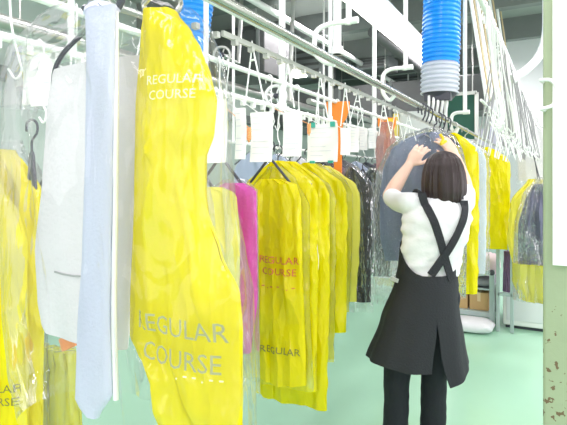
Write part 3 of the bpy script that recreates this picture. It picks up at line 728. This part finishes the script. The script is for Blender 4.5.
# grey cabinet behind
a = atD(399, 330, 5.6); b = atD(423, 112, 5.6)
t = thing('steam_cabinet', 'tall pale grey cabinet with a yellow edge behind the held jacket', 'cabinet', ((a.x+b.x)/2, a.y+.2, 0))
part(MB().box((a.x, a.y, 0), (b.x+.1, a.y+.5, b.z)), 'casing', mat('cabinet_grey', (196, 200, 198), .4), t, smooth=False, bevel=.01)
part(MB().box((a.x-.06, a.y-.03, .1), (a.x-.005, a.y+.02, b.z-.02)), 'yellow_edge', mat('cabinet_yellow', (220, 200, 90), .4), t, smooth=False)
part(MB().box((a.x+.05, a.y-.012, .3), (b.x+.05, a.y+.002, 1.2)), 'door_panel', WHT, t, smooth=False)

# ------------------------------------------------------------------ cart, boxes and machine
CG = mat('cart_grey', (176, 190, 190), .4, metal=.2)
Yc = 5.12
def c_(px, py, Y=Yc): return atY(px, py, Y)
t = thing('tool_trolley', 'grey metal trolley frame with a slanted handle bar behind the woman', 'trolley', (c_(478, 325).x, Yc+.2, 0))
x0, x1 = c_(440, 300).x, c_(492, 300).x; z1 = c_(490, 272).z; zm = c_(475, 312).z
for nm, a, b in (('leg', (x1, Yc, 0.05), (x1, Yc, z1)), ('leg', (x0, Yc, .05), (x0, Yc, z1-.1)), ('leg', (x1, Yc+.45, 0.05), (x1, Yc+.45, z1)), ('leg', (x0, Yc+.45, .05), (x0, Yc+.45, z1-.1))):
    part(MB().bar(a, b, .045), nm, CG, t, smooth=False, bevel=.004)
part(MB().box((x0, Yc-.02, zm-.03), (x1, Yc+.47, zm+.015)), 'shelf', CG, t, smooth=False, bevel=.004)
part(MB().bar((x0+.05, Yc, z1-.10), (x1, Yc, z1), .04).bar((x0+.05, Yc+.45, z1-.10), (x1, Yc+.45, z1), .04).bar((x1, Yc, z1), (x1, Yc+.45, z1), .04), 'top_rail', CG, t, smooth=False)
part(MB().ball((x1, Yc-.025, z1-.0), .028), 'knob', DARKW, t)
for px in (x0, x1):
    for yy in (Yc, Yc+.45): part(MB().tube([(px-.012, yy, .035), (px+.012, yy, .035)], .035, 14), 'caster', DARKW, t)
CB = mat('cardboard', (196, 160, 112), .8, var=.08)
TAPE = mat('tape', (222, 200, 160), .4)
for a, b, h, lab in ((448, 467, .17, 'smaller cardboard box on the trolley shelf next to the apron'), (469, 488, .17, 'right cardboard box on the trolley shelf beside its corner post')):
    q0, q1 = c_(a, 308).x, c_(b, 308).x
    t = thing('cardboard_box', lab, 'box', ((q0+q1)/2, Yc+.15, zm+.015))
    part(MB().box((q0, Yc+.03, zm+.016), (q1, Yc+.3, zm+.016+h)), 'carton', CB, t, smooth=False, bevel=.003)
    part(MB().box(((q0+q1)/2-.015, Yc+.028, zm+.1), ((q0+q1)/2+.015, Yc+.3, zm+.018+h)), 'tape', TAPE, t, smooth=False)
# folded cloths on top
def folded(x, y, z, w, d, h, m, lab, seed, name='folded_cloth'):
    rg = []
    for j in range(9):
        a = j/8*math.pi; s = math.sin(a)**.35 if 0 < j < 8 else .25; zz = z+h*(.5-.5*math.cos(a)); ring = []
        for i in range(28):
            b = i/28*6.2832; cx, cy = math.cos(b), math.sin(b)
            cx = abs(cx)**.5*(1 if cx > 0 else -1); cy = abs(cy)**.5*(1 if cy > 0 else -1)
            nn = 1+.10*noise.noise(Vector((cx*2+seed, cy*2, j*.6)))
            zz2 = zz+(h*.10*noise.noise(Vector((cx*3, cy*3+seed, 2))) if j > 3 else 0)
            ring.append(Vector((x+cx*w/2*s*nn, y+cy*d/2*s*nn, zz2)))
        rg.append(ring)
    return single(MB().rings(rg), name, m, lab, 'cloth', loc=(x, y, z))
part_top = MB().box((x0+.16, Yc, zm+.22), (x1, Yc+.45, zm+.235)); 
o = part_top.build('upper_shelf', CG, smooth=False); o.parent = bpy.data.objects['tool_trolley']; o.location = -ABS['tool_trolley']
folded((x0+x1)/2+.12, Yc+.2, zm+.236, .28, .36, .10, mat('grey_towel', (150, 148, 156), .9), 'grey folded cloth on the trolley upper shelf', 4)
folded((x0+x1)/2+.14, Yc+.2, zm+.34, .30, .38, .20, mat('pink_towel', (224, 206, 214), .9, bump=.4, bscale=30), 'pinkish-white cloth pile on top of the trolley', 5)
LB1 = c_(474, 322)
o = folded(c_(470, 322).x, 4.98, 0.002, .46, .34, .10, mat('white_laundry', (226, 226, 232), .8, bump=.5, bscale=20), 'white laundry bundle lying on the floor under the trolley', 6, 'laundry_bundle')
# white frame stand and white machine
Ym = 5.2
t = thing('garment_stand', 'pale grey upright stand left of the white machine', 'stand', (atY(505, 320, 5.0).x, 5.1, 0))
a, b = atY(498, 300, 5.05).x, atY(512, 300, 5.05).x; zt = atY(505, 247, 5.05).z
for nm, x in (('post', a), ('post', b)): part(MB().bar((x, 5.05, 0), (x, 5.05, zt), .03), nm, CG, t, smooth=False, bevel=.003)
for z_ in (zt, .35): part(MB().bar((a, 5.05, z_), (b, 5.05, z_), .03), 'crossbar', CG, t, smooth=False)
p = atY(507, 262, 5.12); m, _ = pouch([(p.z-.28, p.x-.04), (p.z+.1, p.x-.03)], [(p.z-.28, p.x+.06), (p.z+.1, p.x+.05)], 5.14, .03, seed=8, wr=.01)
m.tube([(p.x, 5.14, p.z+.09), (p.x, 5.12, zt+.01), (p.x, 5.04, zt+.02)], .004, 6)
single(m, 'hanging_cloth', mat('purple_pattern_cloth', (130, 104, 136), .8, var=.3, bscale=60), 'purple patterned cloth hung on the pale stand', 'cloth')
a, b = atY(503, 328, Ym), atY(545, 328, Ym); zt = atY(510, 286, Ym).z
t = thing('white_machine', 'white boxy machine standing on the green floor left of the pillar', 'machine', ((a.x+b.x)/2, Ym+.3, 0))
part(MB().box((a.x, Ym, .03), (b.x+.25, Ym+.6, zt)), 'casing', WHT, t, smooth=False, bevel=.012)
part(MB().box((a.x+.02, Ym+.03, 0), (b.x+.22, Ym+.55, .032)), 'plinth', DARKW, t, smooth=False)
part(MB().box((a.x+.03, Ym-.006, .08), (b.x+.2, Ym+.004, zt-.08)), 'front_panel', mat('off_white', (222, 226, 228), .4), t, smooth=False, bevel=.003)

# ------------------------------------------------------------------ foreground: trousers, tie, clear cover, yellow bag
TRS = mat('pale_grey_trousers', (224, 221, 225), .8, bump=.2, bscale=120, var=.02)
TIE = mat('pale_blue_tie', (202, 207, 228), .55, bump=.15, bscale=200)
YF = .535
# hanger
t = thing('clothes_hanger', 'grey plastic hanger holding the pale trousers and the tie in front', 'hanger', atY(98, 5, YF))
arm = spl([atY(53, 98, YF), atY(55, 70, YF), atY(66, 50, YF), atY(90, 27, YF), atY(110, 6, YF)], 5)
part(MB().tube(arm, [(.004, .006)]*len(arm), 8), 'arm', DARKW, t)
arm = spl([atY(110, 6, YF), atY(140, 15, YF), atY(175, 32, YF), atY(195, 55, YF)], 5)
part(MB().tube(arm, [(.004, .006)]*len(arm), 8), 'arm', STEEL, t)
a = atY(85, 8.5, YF-.035); b = atY(119, 6, YF-.035)
part(MB().tube(spl([a+Vector((0, .02, .0)), a, (a+b)/2+UP*-.002, b, b+Vector((.012, 0, .035))], 4), .0055, 8), 'tie_bar', DARKW, t)
hx = Vector((XA, YF, ZA)); tp = atY(110, 6, YF)
part(MB().tube(spl([tp, tp*.5+hx*.5+Vector((0, 0, -.03)), hx+Vector((-.02, 0, -.02)), hx+Vector((-.019, 0, .005)), hx+Vector((0, 0, .016)), hx+Vector((.018, 0, .0)), hx+Vector((.018, 0, -.02))], 5), .003, 8), 'hook', STEEL, t)
# trousers
m, ft = px_pouch([(66, 54), (75, 52), (110, 47), (180, 43), (250, 36), (300, 39), (322, 43), (336, 47)], [(60, 147), (75, 147), (150, 142), (250, 135), (300, 131), (330, 129), (344, 127)], YF, .014, wr=.004, seed=201, nx=40, nz=60, fold=1, skew=.1, ragged=.002)
t = thing('trousers', 'pale grey trousers folded over the front hanger inside clear film', 'trousers', (XA, YF, ft(-.6, 1.2) and 1.12))
part(m, 'trouser_legs', TRS, t)
SEAM = mat('seam_grey', (170, 172, 172), .8)
a = [atY(x, y, YF-.019) for x, y in ((53, 272), (62, 274), (72, 276), (83, 277))]
m = MB(); 
for p, q in zip(a, a[1:]): m.bar(Vector((p.x, ft(p.x, p.z)-.0005, p.z)), Vector((q.x, ft(q.x, q.z)-.0005, q.z)), .003, .0028)
part(m, 'pocket_welt', SEAM, t, smooth=False)
m = MB(); pts = [atY(x, y, YF-.015) for x, y in ((112, 95), (112, 150), (111, 200), (110, 250), (109, 300), (108, 340))]
m.tube([Vector((p.x, ft(p.x, p.z)-.0005, p.z)) for p in pts], .0018, 6); part(m, 'crease', SEAM, t)
# rod with trousers clamp (dark arc of the hanger on the left is above the fold)
# tie
YT = YF-.075
m, fz = px_pouch([(9, 86), (60, 87), (150, 86), (250, 83), (330, 78), (400, 76), (416, 88)], [(7, 116), (60, 115), (150, 113), (250, 111), (330, 110), (395, 112), (417, 98)], YT, .006, wr=.0006, seed=203, nx=14, nz=60, fold=1, ragged=.001)
t = thing('necktie', 'long pale blue necktie hanging in front of the grey trousers', 'necktie', atY(97, 417, YT))
part(m, 'front_blade', TIE, t)
a = [atY(x, y, YT-.004) for x, y in ((110, 10), (110, 100), (109.5, 200), (108, 300), (109, 360), (110, 402))]
m = MB().tube([p+Vector((.002, .008, 0)) for p in spl(a, 5)], (.0035), 8); part(m, 'rear_blade', mat('white_lining', (240, 242, 246), .6), t)
m = MB().tube(spl([atY(91, 10, YT+.0), atY(92, 6, YT+.012), atY(97, 4, YT+.02), atY(106, 5, YT+.02), atY(112, 9, YT+.012)], 4), [(.012, .005)]*17, 8)
part(m, 'neck_loop', TIE, t)
# orange ticket seen through the film
p = atY(62, 345, YF+.03); q = atY(75, 339, YF+.03)
single(MB().bar(p, q, .008, .022), 'paper_ticket', mat('coral_ticket', (240, 150, 90), .6), 'small coral ticket stuck low beside the trouser hem', 'ticket', smooth=False, bevel=.001)
# yellow printed bag
YB = YF-.028
Lp = [(10, 146), (30, 142), (110, 136), (200, 135), (300, 131), (335, 131), (350, 138), (365, 146), (395, 156), (430, 162)]
Rp = [(13, 172), (30, 188), (46, 197), (75, 208), (99, 214), (133, 211), (156, 203), (195, 203), (210, 205), (254, 219), (295, 238), (330, 241), (430, 241)]
RG = [(px_edges([(112, 178), (130, 174), (150, 170), (200, 166), (250, 155), (300, 158), (335, 160)], YB), .012, .006),
      (px_edges([(112, 148), (135, 158), (165, 176), (205, 168), (245, 156)], YB), .010, .006),
      (px_edges([(118, 204), (150, 196), (190, 192), (260, 205), (330, 214)], YB), .009, .008),
      (px_edges([(340, 140), (356, 152), (375, 163), (430, 168)], YB), .014, .006),
      (px_edges([(345, 170), (380, 190), (430, 206)], YB), .008, .012)]
m, fy = px_pouch(Lp, Rp, YB, .018, wr=.010, seed=205, nx=90, nz=110, fold=1.2, skew=.9, hf=.25, ridges=RG, ragged=.003)
t = thing('printed_garment_bag', 'large yellow bag printed REGULAR COURSE in the foreground right of the trousers', 'garment bag', (XA+.1, YB, .85))
part(m, 'bag_sheet', YEL, t)
hk = atY(150, 8, YB)
part(MB().tube(spl([hk-UP*.012, hk+Vector((-.012, 0, .004)), hk+Vector((0, 0, .03)), Vector((XA+.02, YB, ZA-.03)), Vector((XA+.016, YB, ZA)), Vector((XA, YB, ZA+.016)), Vector((XA-.016, YB, ZA))], 5), .003, 8), 'hook', STEEL, t)
a = onfront(147, 85, fy, .015); b = onfront(205, 85, fy, .015); print_on(t, lambda x, z: fy(x, z)-.005, a.x, a.z, b.x-a.x, PRINT_W)
a = onfront(139, 327, fy, .015); b = onfront(229, 330, fy, .015); print_on(t, lambda x, z: fy(x, z)-.005, a.x, a.z, b.x-a.x, PRINT_G)
a = onfront(178, 378, fy, .005); b = onfront(226, 378, fy, .005); text_mesh('. - - . - -', .008, PRINT_W, 'printed_dash_line', fy, a.x, a.z, t, width=b.x-a.x)
# second layer of film: the clear cover round everything
Lp = [(22, 92), (40, 62), (60, 40), (90, 32), (160, 30), (230, 26), (300, 24), (350, 30), (430, 42)]
Rp = [(2, 180), (20, 198), (60, 214), (100, 224), (150, 222), (200, 226), (260, 236), (300, 244), (430, 246)]
m, _ = px_pouch(Lp, Rp, YF-.02, .085, wr=.014, seed=207, nx=44, nz=80, fold=3, skew=.5, ragged=.005, open_bottom=True)
single(m, 'clear_garment_cover', COVER, 'clear crinkled film cover around the foreground trousers, tie and yellow bag', 'plastic cover')
# metal ring / spring where the front rail starts
p = atD(162, 3, 1.02)
t = thing('metal_ring', 'shiny metal ring curling around the front rail above the yellow bag', 'ring', p)
part(MB().tube([p+RT*.038*math.cos(k*.2618)+UP*.028*math.sin(k*.2618)+FW*.0 for k in range(24)], .0055, 10, closed=True), 'ring', RAILM, t)
part(MB().tube([p+UP*.028, Vector((XA, p.y+.02, ZA-.01))], .004, 8), 'link', RAILM, t)

# ------------------------------------------------------------------ the held jacket
JK = mat('grey_blue_jacket', (160, 172, 200), .75, bump=.35, bscale=60)
Y = 2.98
t = thing('bagged_garment', 'grey-blue jacket in clear film held up by the woman', 'garment', atY(436, 128, Y))
m, fj = px_pouch([(133, 424), (140, 402), (150, 391), (170, 383), (200, 380), (235, 380), (262, 385)], [(133, 440), (140, 452), (150, 458), (170, 462), (200, 463), (235, 461), (262, 458)], Y, .05, wr=.014, seed=301, nx=30, nz=40, fold=3)
part(m, 'jacket', JK, t)
m, _ = px_pouch([(128, 428), (137, 400), (150, 386), (175, 376), (230, 373), (294, 376)], [(128, 440), (137, 456), (150, 463), (175, 468), (230, 467), (292, 466)], Y, .065, wr=.016, seed=302, nx=40, nz=60, fold=4, open_bottom=True)
part(m, 'plastic_bag', GLINT, t)
p = atY(434, 131, Y)
hx = Vector((XA, Y, ZA))
part(MB().tube(spl([p-UP*.02, p+UP*.03, hx+Vector((-.018, 0, -.04)), hx+Vector((-.018, 0, 0)), hx+Vector((0, 0, .016)), hx+Vector((.018, 0, 0))], 5), .004, 8), 'hanger_hook', DARKW, t)
arm = spl([p+Vector((-.16, 0, -.10)), p+Vector((-.08, 0, -.04)), p-UP*.015, p+Vector((.08, 0, -.04)), p+Vector((.14, 0, -.09))], 5)
part(MB().tube(arm, .007, 8), 'hanger_arms', DARKW, t)
p = atY(424, 134, Y-.07); part(MB().tube(spl([p, p+Vector((.02, 0, -.012)), p+Vector((.04, 0, -.03)), p+Vector((.045, 0, -.05))], 4), .006, 8), 'twisted_film_top', CLRM, t)
hooks(MB().tube(spl([(-.02, 0, -.03), (-.02, 0, 0), (0, 0, .017), (.02, 0, 0), (.014, 0, -.04), (0, 0, -.07)], 4), .004, 8), XA, ZA, [2.55, 2.62, 2.7, 2.95, 3.05, 3.2], 'dark hanger hook gathered on the front rail near the woman\'s hands', 'dark hooks by the woman\'s hands', m=DARKW, jit=.4)

# ------------------------------------------------------------------ the woman
D0 = 2.52; PX0 = 432
r0 = (PX0-283.5)/F_PX*D0
WPOS = CAMP+FW*D0+RT*r0; WPOS.z = 0
wo = bpy.data.objects.new('person', None); COL.objects.link(wo); wo.location = WPOS; wo.rotation_euler = (0, 0, AZ)
tag(wo, 'person seen from behind in white T-shirt and black cross-strap apron, arms raised to a hanger', 'person')
def LP(px, py, dy=0):
    D = D0+dy; return Vector(((px-283.5)/F_PX*D-r0, dy, EYE+(180-py)/F_PX*D))
def lpart(mb, name, m, remesh=0, smooth_it=0, **k):
    o = mb.build(name, m, **k)
    if remesh:
        r = o.modifiers.new('r', 'REMESH'); r.mode = 'VOXEL'; r.voxel_size = remesh; r.use_smooth_shade = True
        if smooth_it: s = o.modifiers.new('s', 'SMOOTH'); s.iterations = smooth_it; s.factor = .5
        dg = bpy.context.evaluated_depsgraph_get(); bpy.context.view_layer.update()
        me = bpy.data.meshes.new_from_object(o.evaluated_get(bpy.context.evaluated_depsgraph_get()))
        o.modifiers.clear(); o.data = me
        for p in me.polygons: p.use_smooth = True
        if not me.materials and m: me.materials.append(m)
    o.parent = wo; return o
def limb(mb, pts, rs, n=14, sub=5):
    P = spl(pts, sub); R_ = []
    rv = [Vector((r if isinstance(r, tuple) else (r, r))+(0,)) for r in rs]
    R2 = spl(rv, sub); R_ = [(v.x, v.y) for v in R2]
    mb.tube(P, R_, n)
    for e, r in ((P[0], R_[0]), (P[-1], R_[-1])): mb.ball(e, min(r), n=12, m=8)
SKIN = mat('skin', (238, 200, 180), .55, bump=.05, bscale=80)
body = MB()
pel = LP(428, 293); chest = LP(437, 222); nb = LP(441, 200, .0)
shL = LP(409, 203, .0); shR = LP(463, 203, .0)
elL = LP(390, 196, .20); wrL = LP(409, 165, .24)
elR = LP(466, 191, .20); wrR = LP(456, 157, .27)
# trunk as explicit rings (x half, y half)
def oval(c, rx, ry, n=28): return [Vector((c[0]+rx*math.cos(6.2832*k/n), c[1]+ry*math.sin(6.2832*k/n), c[2])) for k in range(n)]
TOR = [(1.335, .045, .045, 441, .01), (1.30, .10, .060, 440, .0), (1.275, .150, .080, 438, 0), (1.21, .165, .098, 436.5, 0), (1.12, .152, .100, 434, .0), (1.02, .138, .092, 431, 0), (.93, .138, .095, 429, 0), (.84, .150, .108, 427, 0), (.76, .148, .108, 427, 0)]
def tor(z, i):
    T = sorted(TOR); return interp([(a[0], a[i]) for a in T], z)
def torx(z): return (tor(z, 3)-283.5)/F_PX*D0-r0
body.rings([oval((torx(z), tor(z, 4), z), tor(z, 1)*.93, tor(z, 2)*.9) for z in [1.335-.0575*k/1 for k in range(11)]])
hc = LP(443, 176, .035)
limb(body, [LP(441, 203, .0), LP(442, 194, .01), hc], [.05, .045, .05])
def headf(v):
    z = v.z; x = v.x*(1-.25*max(0, -z/.11)**1.5); y = v.y
    if y > 0:   # face side (+y): flatter, chin, nose
        y *= .9
        y += .018*math.exp(-((z+.02)/.02)**2-(v.x/.012)**2)+.008*math.exp(-((z+.085)/.02)**2-(v.x/.025)**2)
        y -= .008*math.exp(-((z-.005)/.015)**2)*math.exp(-((abs(v.x)-.032)/.014)**2)
        y += .005*math.exp(-((z+.055)/.008)**2-(v.x/.02)**2)
    return Vector((x, y, z))
body.ball(hc, .076, .092, .112, n=40, m=30, fn=headf)
for s in (-1, 1): body.ball(hc+Vector((s*.078, .0, -.01)), .010, .018, .03, n=10, m=8)
# arms
limb(body, [shL, (shL+elL)/2+Vector((0, 0, -.008)), elL], [.048, .042, .035])
limb(body, [elL, elL*.6+wrL*.4+Vector((-.003, .004, 0)), wrL], [.041, .039, .025])
limb(body, [shR, (shR+elR)/2+Vector((0, 0, -.008)), elR], [.048, .042, .035])
limb(body, [elR, elR*.6+wrR*.4+Vector((.004, .004, 0)), wrR], [.041, .039, .025])
# hands: palm + four fingers + thumb
def hand(wr, d, side, nrm, curl):
    """d: palm direction, side: towards the thumb, nrm: palm normal (fingers curl that way)"""
    d = d.normalized(); side = (side-d*side.dot(d)).normalized(); nrm = d.cross(side).normalized()*nrm
    pe = wr+d*.085
    vs = []
    rg = []
    for s, w, th in ((-.01, .023, .018), (.02, .03, .018), (.05, .040, .016), (.078, .041, .013), (.09, .036, .010)):
        c = wr+d*s; rg.append([c+side*w*math.cos(6.2832*k/14)+nrm*th*math.sin(6.2832*k/14) for k in range(14)])
    body.rings(rg)
    for i, L in enumerate((.068, .075, .070, .055)):
        b = wr+d*.08+side*(.029-.0195*i)+nrm*.0; u = (d+side*(.14-.09*i)).normalized(); pts = [b-d*.015, b]; c = b
        for k, fr in enumerate((.45, .3, .25)):
            a = curl*(.5+.55*k); u2 = (u*math.cos(a)+nrm*math.sin(a)).normalized(); c = c+u2*L*fr; pts.append(c)
        limb(body, pts, [.0095, .0092, .0085, .0078, .0068], n=8, sub=3)
    b = wr+d*.022+side*.022; u = (d*.62+side*.72+nrm*.25).normalized()
    pts = [b, b+u*.032, b+u*.032+(u*.5+d*.5+nrm*.35).normalized()*.028, b+u*.032+(u*.5+d*.5+nrm*.35).normalized()*.028+(d*.8+nrm*.5).normalized()*.022]
    limb(body, pts, [.014, .0115, .010, .008], n=8, sub=3)
hand(wrL, LP(424, 144, .24)-wrL, Vector((1, -.5, -.1)), 1, .55)
hand(wrR, LP(443, 138, .28)-wrR, Vector((-1, -.4, -.3)), -1, .55)
# legs and feet
hipL, hipR = LP(411, 305), LP(437, 305)
hipL = Vector((-.085+torx(.84), 0, .83)); hipR = Vector((.075+torx(.84), 0, .83))
knL = LP(398, 378); knR = LP(434, 378); knL.z = knR.z = .45
anL = Vector((LP(396, 430).x, -.02, .08)); anR = Vector((LP(433, 430).x, -.01, .08))
for h, k_, a_ in ((hipL, knL, anL), (hipR, knR, anR)):
    limb(body, [h, h*.5+k_*.5, k_], [.072, .058, .042]); limb(body, [k_, k_*.6+a_*.4, a_], [.042, .042, .032])
    limb(body, [a_+Vector((0, -.03, -.04)), a_+Vector((0, .05, -.045)), a_+Vector((0, .13, -.055))], [.03, .034, .022])
o = lpart(body, 'body', SKIN, remesh=.0055, smooth_it=2)
for s in (-1, 1):
    m = MB().ball(hc+Vector((s*.032, .078, .005)), .011, .006, .006)
    lpart(m, 'eye', mat('eye_dark', (40, 30, 28), .2))
lpart(MB().ball(hc+Vector((0, .086, -.055)), .02, .006, .006), 'mouth', mat('lips', (190, 110, 100), .5))
# T-shirt
SHIRT = mat('white_tshirt', (232, 233, 236), .85, bump=.15, bscale=90)
m = MB()
def wrinkle(v):
    w = .010*noise.noise(Vector((v.x*10+v.z*16, v.y*6, v.z*30-v.x*18)))+.006*noise.noise(v*14)
    c = Vector((torx(v.z), 0, v.z)); n = (v-c); n.z = 0
    return v+n.normalized()*w if n.length > .02 else v
rg = []
for k in range(34):
    z = 1.325-(1.325-.93)*k/33
    rg.append([wrinkle(v) for v in oval((torx(z), tor(z, 4), z), tor(z, 1)+.012, tor(z, 2)+.012, 48)])
m.rings(rg)
def sleeve(sh, el, side):
    a = sh+Vector((side*-.03, 0, -.006)); e = sh*.12+el*.88
    limb(m, [a, sh+Vector((side*.002, .01, -.002)), sh*.5+el*.5+Vector((0, 0, -.014)), e+Vector((0, 0, -.004))], [.060, .057, .053, .050], n=20)
sleeve(shL, elL, -1); sleeve(shR, elR, 1)
o = lpart(m, 't_shirt', SHIRT, remesh=.006, smooth_it=2)
# hair: bob
HAIR = mat('dark_brown_hair', (46, 32, 32), .42, bump=.9, bscale=60, var=.35, aniso=(3, 3, .22), bdist=.004)
rg = []; cx, cy = hc.x, hc.y-.005
ztop = hc.z+.128
prof = [(0, .012), (.006, .035), (.02, .062), (.045, .083), (.08, .097), (.12, .106), (.16, .110), (.20, .110), (.235, .104), (.262, .090), (.275, .07)]
for j in range(41):
    dz = .275*j/40; R_ = interp(prof, dz); ring = []
    for k in range(72):
        a = 6.2832*k/72; rr = R_*(1+.03*noise.noise(Vector((math.cos(a)*5, math.sin(a)*5, dz*2)))+.028*math.sin(a*19+2*math.sin(a*5)))
        x = cx+.004*j/40+rr*math.cos(a)*1.0; yv = rr*math.sin(a)*(1.02 if math.sin(a) < 0 else .88)
        if math.sin(a) > .55 and dz > .07: yv = min(yv, .05)    # open to the face
        zz = ztop-dz+(-.022*math.cos(a+1.9)-.012*noise.noise(Vector((a*4, 3, 0))))*(j/40)**3
        ring.append(Vector((x, cy+yv, zz)))
    rg.append(ring)
lpart(MB().rings(rg), 'hair', HAIR)
# straps
APR = mat('black_apron', (36, 38, 44), .75, bump=.25, bscale=110, var=.06)
def back(x, z):
    rx = tor(z, 1)+.014; ry = tor(z, 2)+.014; u = (x-torx(z))/rx; u = max(-.97, min(.97, u))
    return tor(z, 4)-ry*math.sqrt(1-u*u)-.012
def sy(x, z): return min(back(x, z), -.070*max(0, min(1, (z-1.18)/.06))-.0 if z > 1.18 else 0)
def strap(pp, w=.036):
    pts = spl([LP(a, b) for a, b in pp], 6); vs = []; fs = []
    for i, p in enumerate(pts):
        t_ = pts[min(i+1, len(pts)-1)]-pts[max(i-1, 0)]; t_.y = 0; t_.normalize(); s = Vector((-t_.z, 0, t_.x))
        for e in (-.5, 0, .5):
            q = p+s*w*e; vs.append(Vector((q.x, sy(q.x, q.z)-.002, q.z)))
        for e in (.5, 0, -.5):
            q = p+s*w*e; vs.append(Vector((q.x, sy(q.x, q.z)+.012, q.z)))
    m = MB(); m.rings([vs[i*6:i*6+6] for i in range(len(pts))]); return m
lpart(strap([(418, 193), (422, 206), (428, 222), (436, 248), (441, 264), (445, 276)]), 'strap', APR)
s = strap([(459, 200), (459, 210), (453, 225), (445, 240), (436, 254), (424, 271)]); s.v = [v-Vector((0, .003, 0)) for v in s.v]; lpart(s, 'strap', APR)
# front shoulder runs of the straps
for s_, xx in ((-1, 418), (1, 459)):
    p = LP(xx, 195); x = p.x
    lpart(MB().tube(spl([(x, back(x, 1.30)-.0, 1.315), (x, -.03, 1.352), (x, .03, 1.35), (x, .085, 1.30), (x*.9, .125, 1.2), (x*.9, .125, 1.1)], 4), [(.018, .005)]*21, 8), 'strap', APR)
# apron skirt: open sheet with a slit at the back right
N = 90; M_ = 44
sl_top = LP(436, 334, -.15); vs = []; 
def apr_ring(z, top=False):
    # half widths and centre following the silhouette
    Lx = interp([(LP(0, 384).z, LP(364, 370).x), (LP(0, 361).z, LP(365.5, 361).x), (LP(0, 320).z, LP(381, 320).x), (LP(0, 280).z, LP(396, 280).x), (LP(0, 262).z, LP(399, 262).x), (LP(0, 248).z, LP(400, 250).x)], z)
    Rx = interp([(LP(0, 388).z, LP(469, 388).x), (LP(0, 340).z, LP(463, 340).x), (LP(0, 300).z, LP(458, 300).x), (LP(0, 270).z, LP(457, 270).x), (LP(0, 248).z, LP(458, 250).x)], z)
    return Lx, Rx
rings = []
a0 = -math.pi/2+.20
for j in range(M_+1):
    row = []; row2 = []
    v = j/M_
    for i in range(N+1):
        u = i/N
        # angle runs clockwise from the slit round the front and back to it
        gap0 = max(0, (v-.42))*.55
        ang = a0+gap0*.9+(6.2832-gap0*1.1)*u          # from slit right edge, over the right, front, left, to slit left edge
        ca, sa = math.cos(ang), math.sin(ang)
        # top edge height: dips at the back, rises at the sides and the front bib
        topz = LP(0, 272).z + .118*max(0, min(1, (sa+.93)/.85))**1.2*(1 if sa < .3 else 1)*(1 if ca < 0 else .85)
        if sa > .35: topz += .22*min(1, (sa-.35)/.3)
        hem = LP(0, 362).z
        # hem in the photo: left corner higher, right panel lower
        hem += (.04*max(0, -ca-.35) if ca < 0 else -.085*max(0, 1-abs(ang-(a0+.1))/1.2) if ang < a0+1.4 else 0)
        z = topz+(hem-topz)*v
        Lx, Rx = apr_ring(z); cxx = (Lx+Rx)/2; rx = (Rx-Lx)/2; rx += .012*max(0, (v-.6))/.4 if ca > 0 else 0
        ry = .118+.055*max(0, (1.0-z))/.6
        fl = 1+.025*math.sin(ang*7+1)*v+.012*math.sin(ang*13)*v
        if topz > LP(0, 262).z and z > 1.1 and sa > .3: rx = min(rx, tor(z, 1)+.03); ry = tor(z, 2)+.03; cxx = torx(z)
        P = Vector((cxx+rx*ca*fl, ry*sa*fl-.0, z)); row.append(P)
        n = Vector((ca, sa, 0)); row2.append(P-n*.005)
    rings.append(row+row2[::-1])
m = MB(); m.rings(rings)
lpart(m, 'apron', APR)
m = MB().bar(LP(391, 278, -.10), LP(398, 281, -.125), .008, .018); lpart(m, 'apron_tab', mat('tab_grey', (190, 192, 192), .5), smooth=False)
# trousers
PANT = mat('black_trousers', (24, 28, 36), .8, bump=.25, bscale=90)
m = MB()
m.rings([oval((torx(z), 0, z), tor(z, 1)+.002, tor(z, 2)+.004, 28) for z in (.98, .93, .88, .84, .80, .78)])
for xa, xb, xc, h in ((397.5, 396.5, 395.5, hipL), (434.5, 433.5, 433, hipR)):
    pts = [h, LP(xa, 370), LP(xb, 400), LP(xc, 425), Vector((LP(xc, 440).x, -.01, .05))]
    pts[0] = h+Vector((0, 0, 0)); 
    limb(m, pts, [.09, .068, .064, .064, .066], n=20)
m.v = [v+Vector((.006*noise.noise(Vector((v.x*9, v.y*9, v.z*22))), .005*noise.noise(Vector((v.x*14, v.y*5, v.z*26))), 0)) for v in m.v]
lpart(m, 'trousers', PANT, remesh=.008, smooth_it=2)
for a_ in (anL, anR):
    m = MB(); limb(m, [a_+Vector((0, -.045, -.045)), a_+Vector((0, .04, -.045)), a_+Vector((0, .14, -.052))], [.034, .040, .028]); m.box(a_+Vector((-.04, -.075, -.08)), a_+Vector((.04, .165, -.062)))
    lpart(m, 'shoe', mat('black_shoe', (26, 26, 28), .4), remesh=.006)
# yellow wrist tag
p = wrR+Vector((-.03, -.04, .06)); lpart(MB().tube(spl([LP(440, 134, .22), LP(443, 139, .22), LP(441, 144, .22), LP(446, 141, .24)], 4), .008, 8), 'yellow_finger_band', mat('yellow_band', (240, 210, 40), .5))
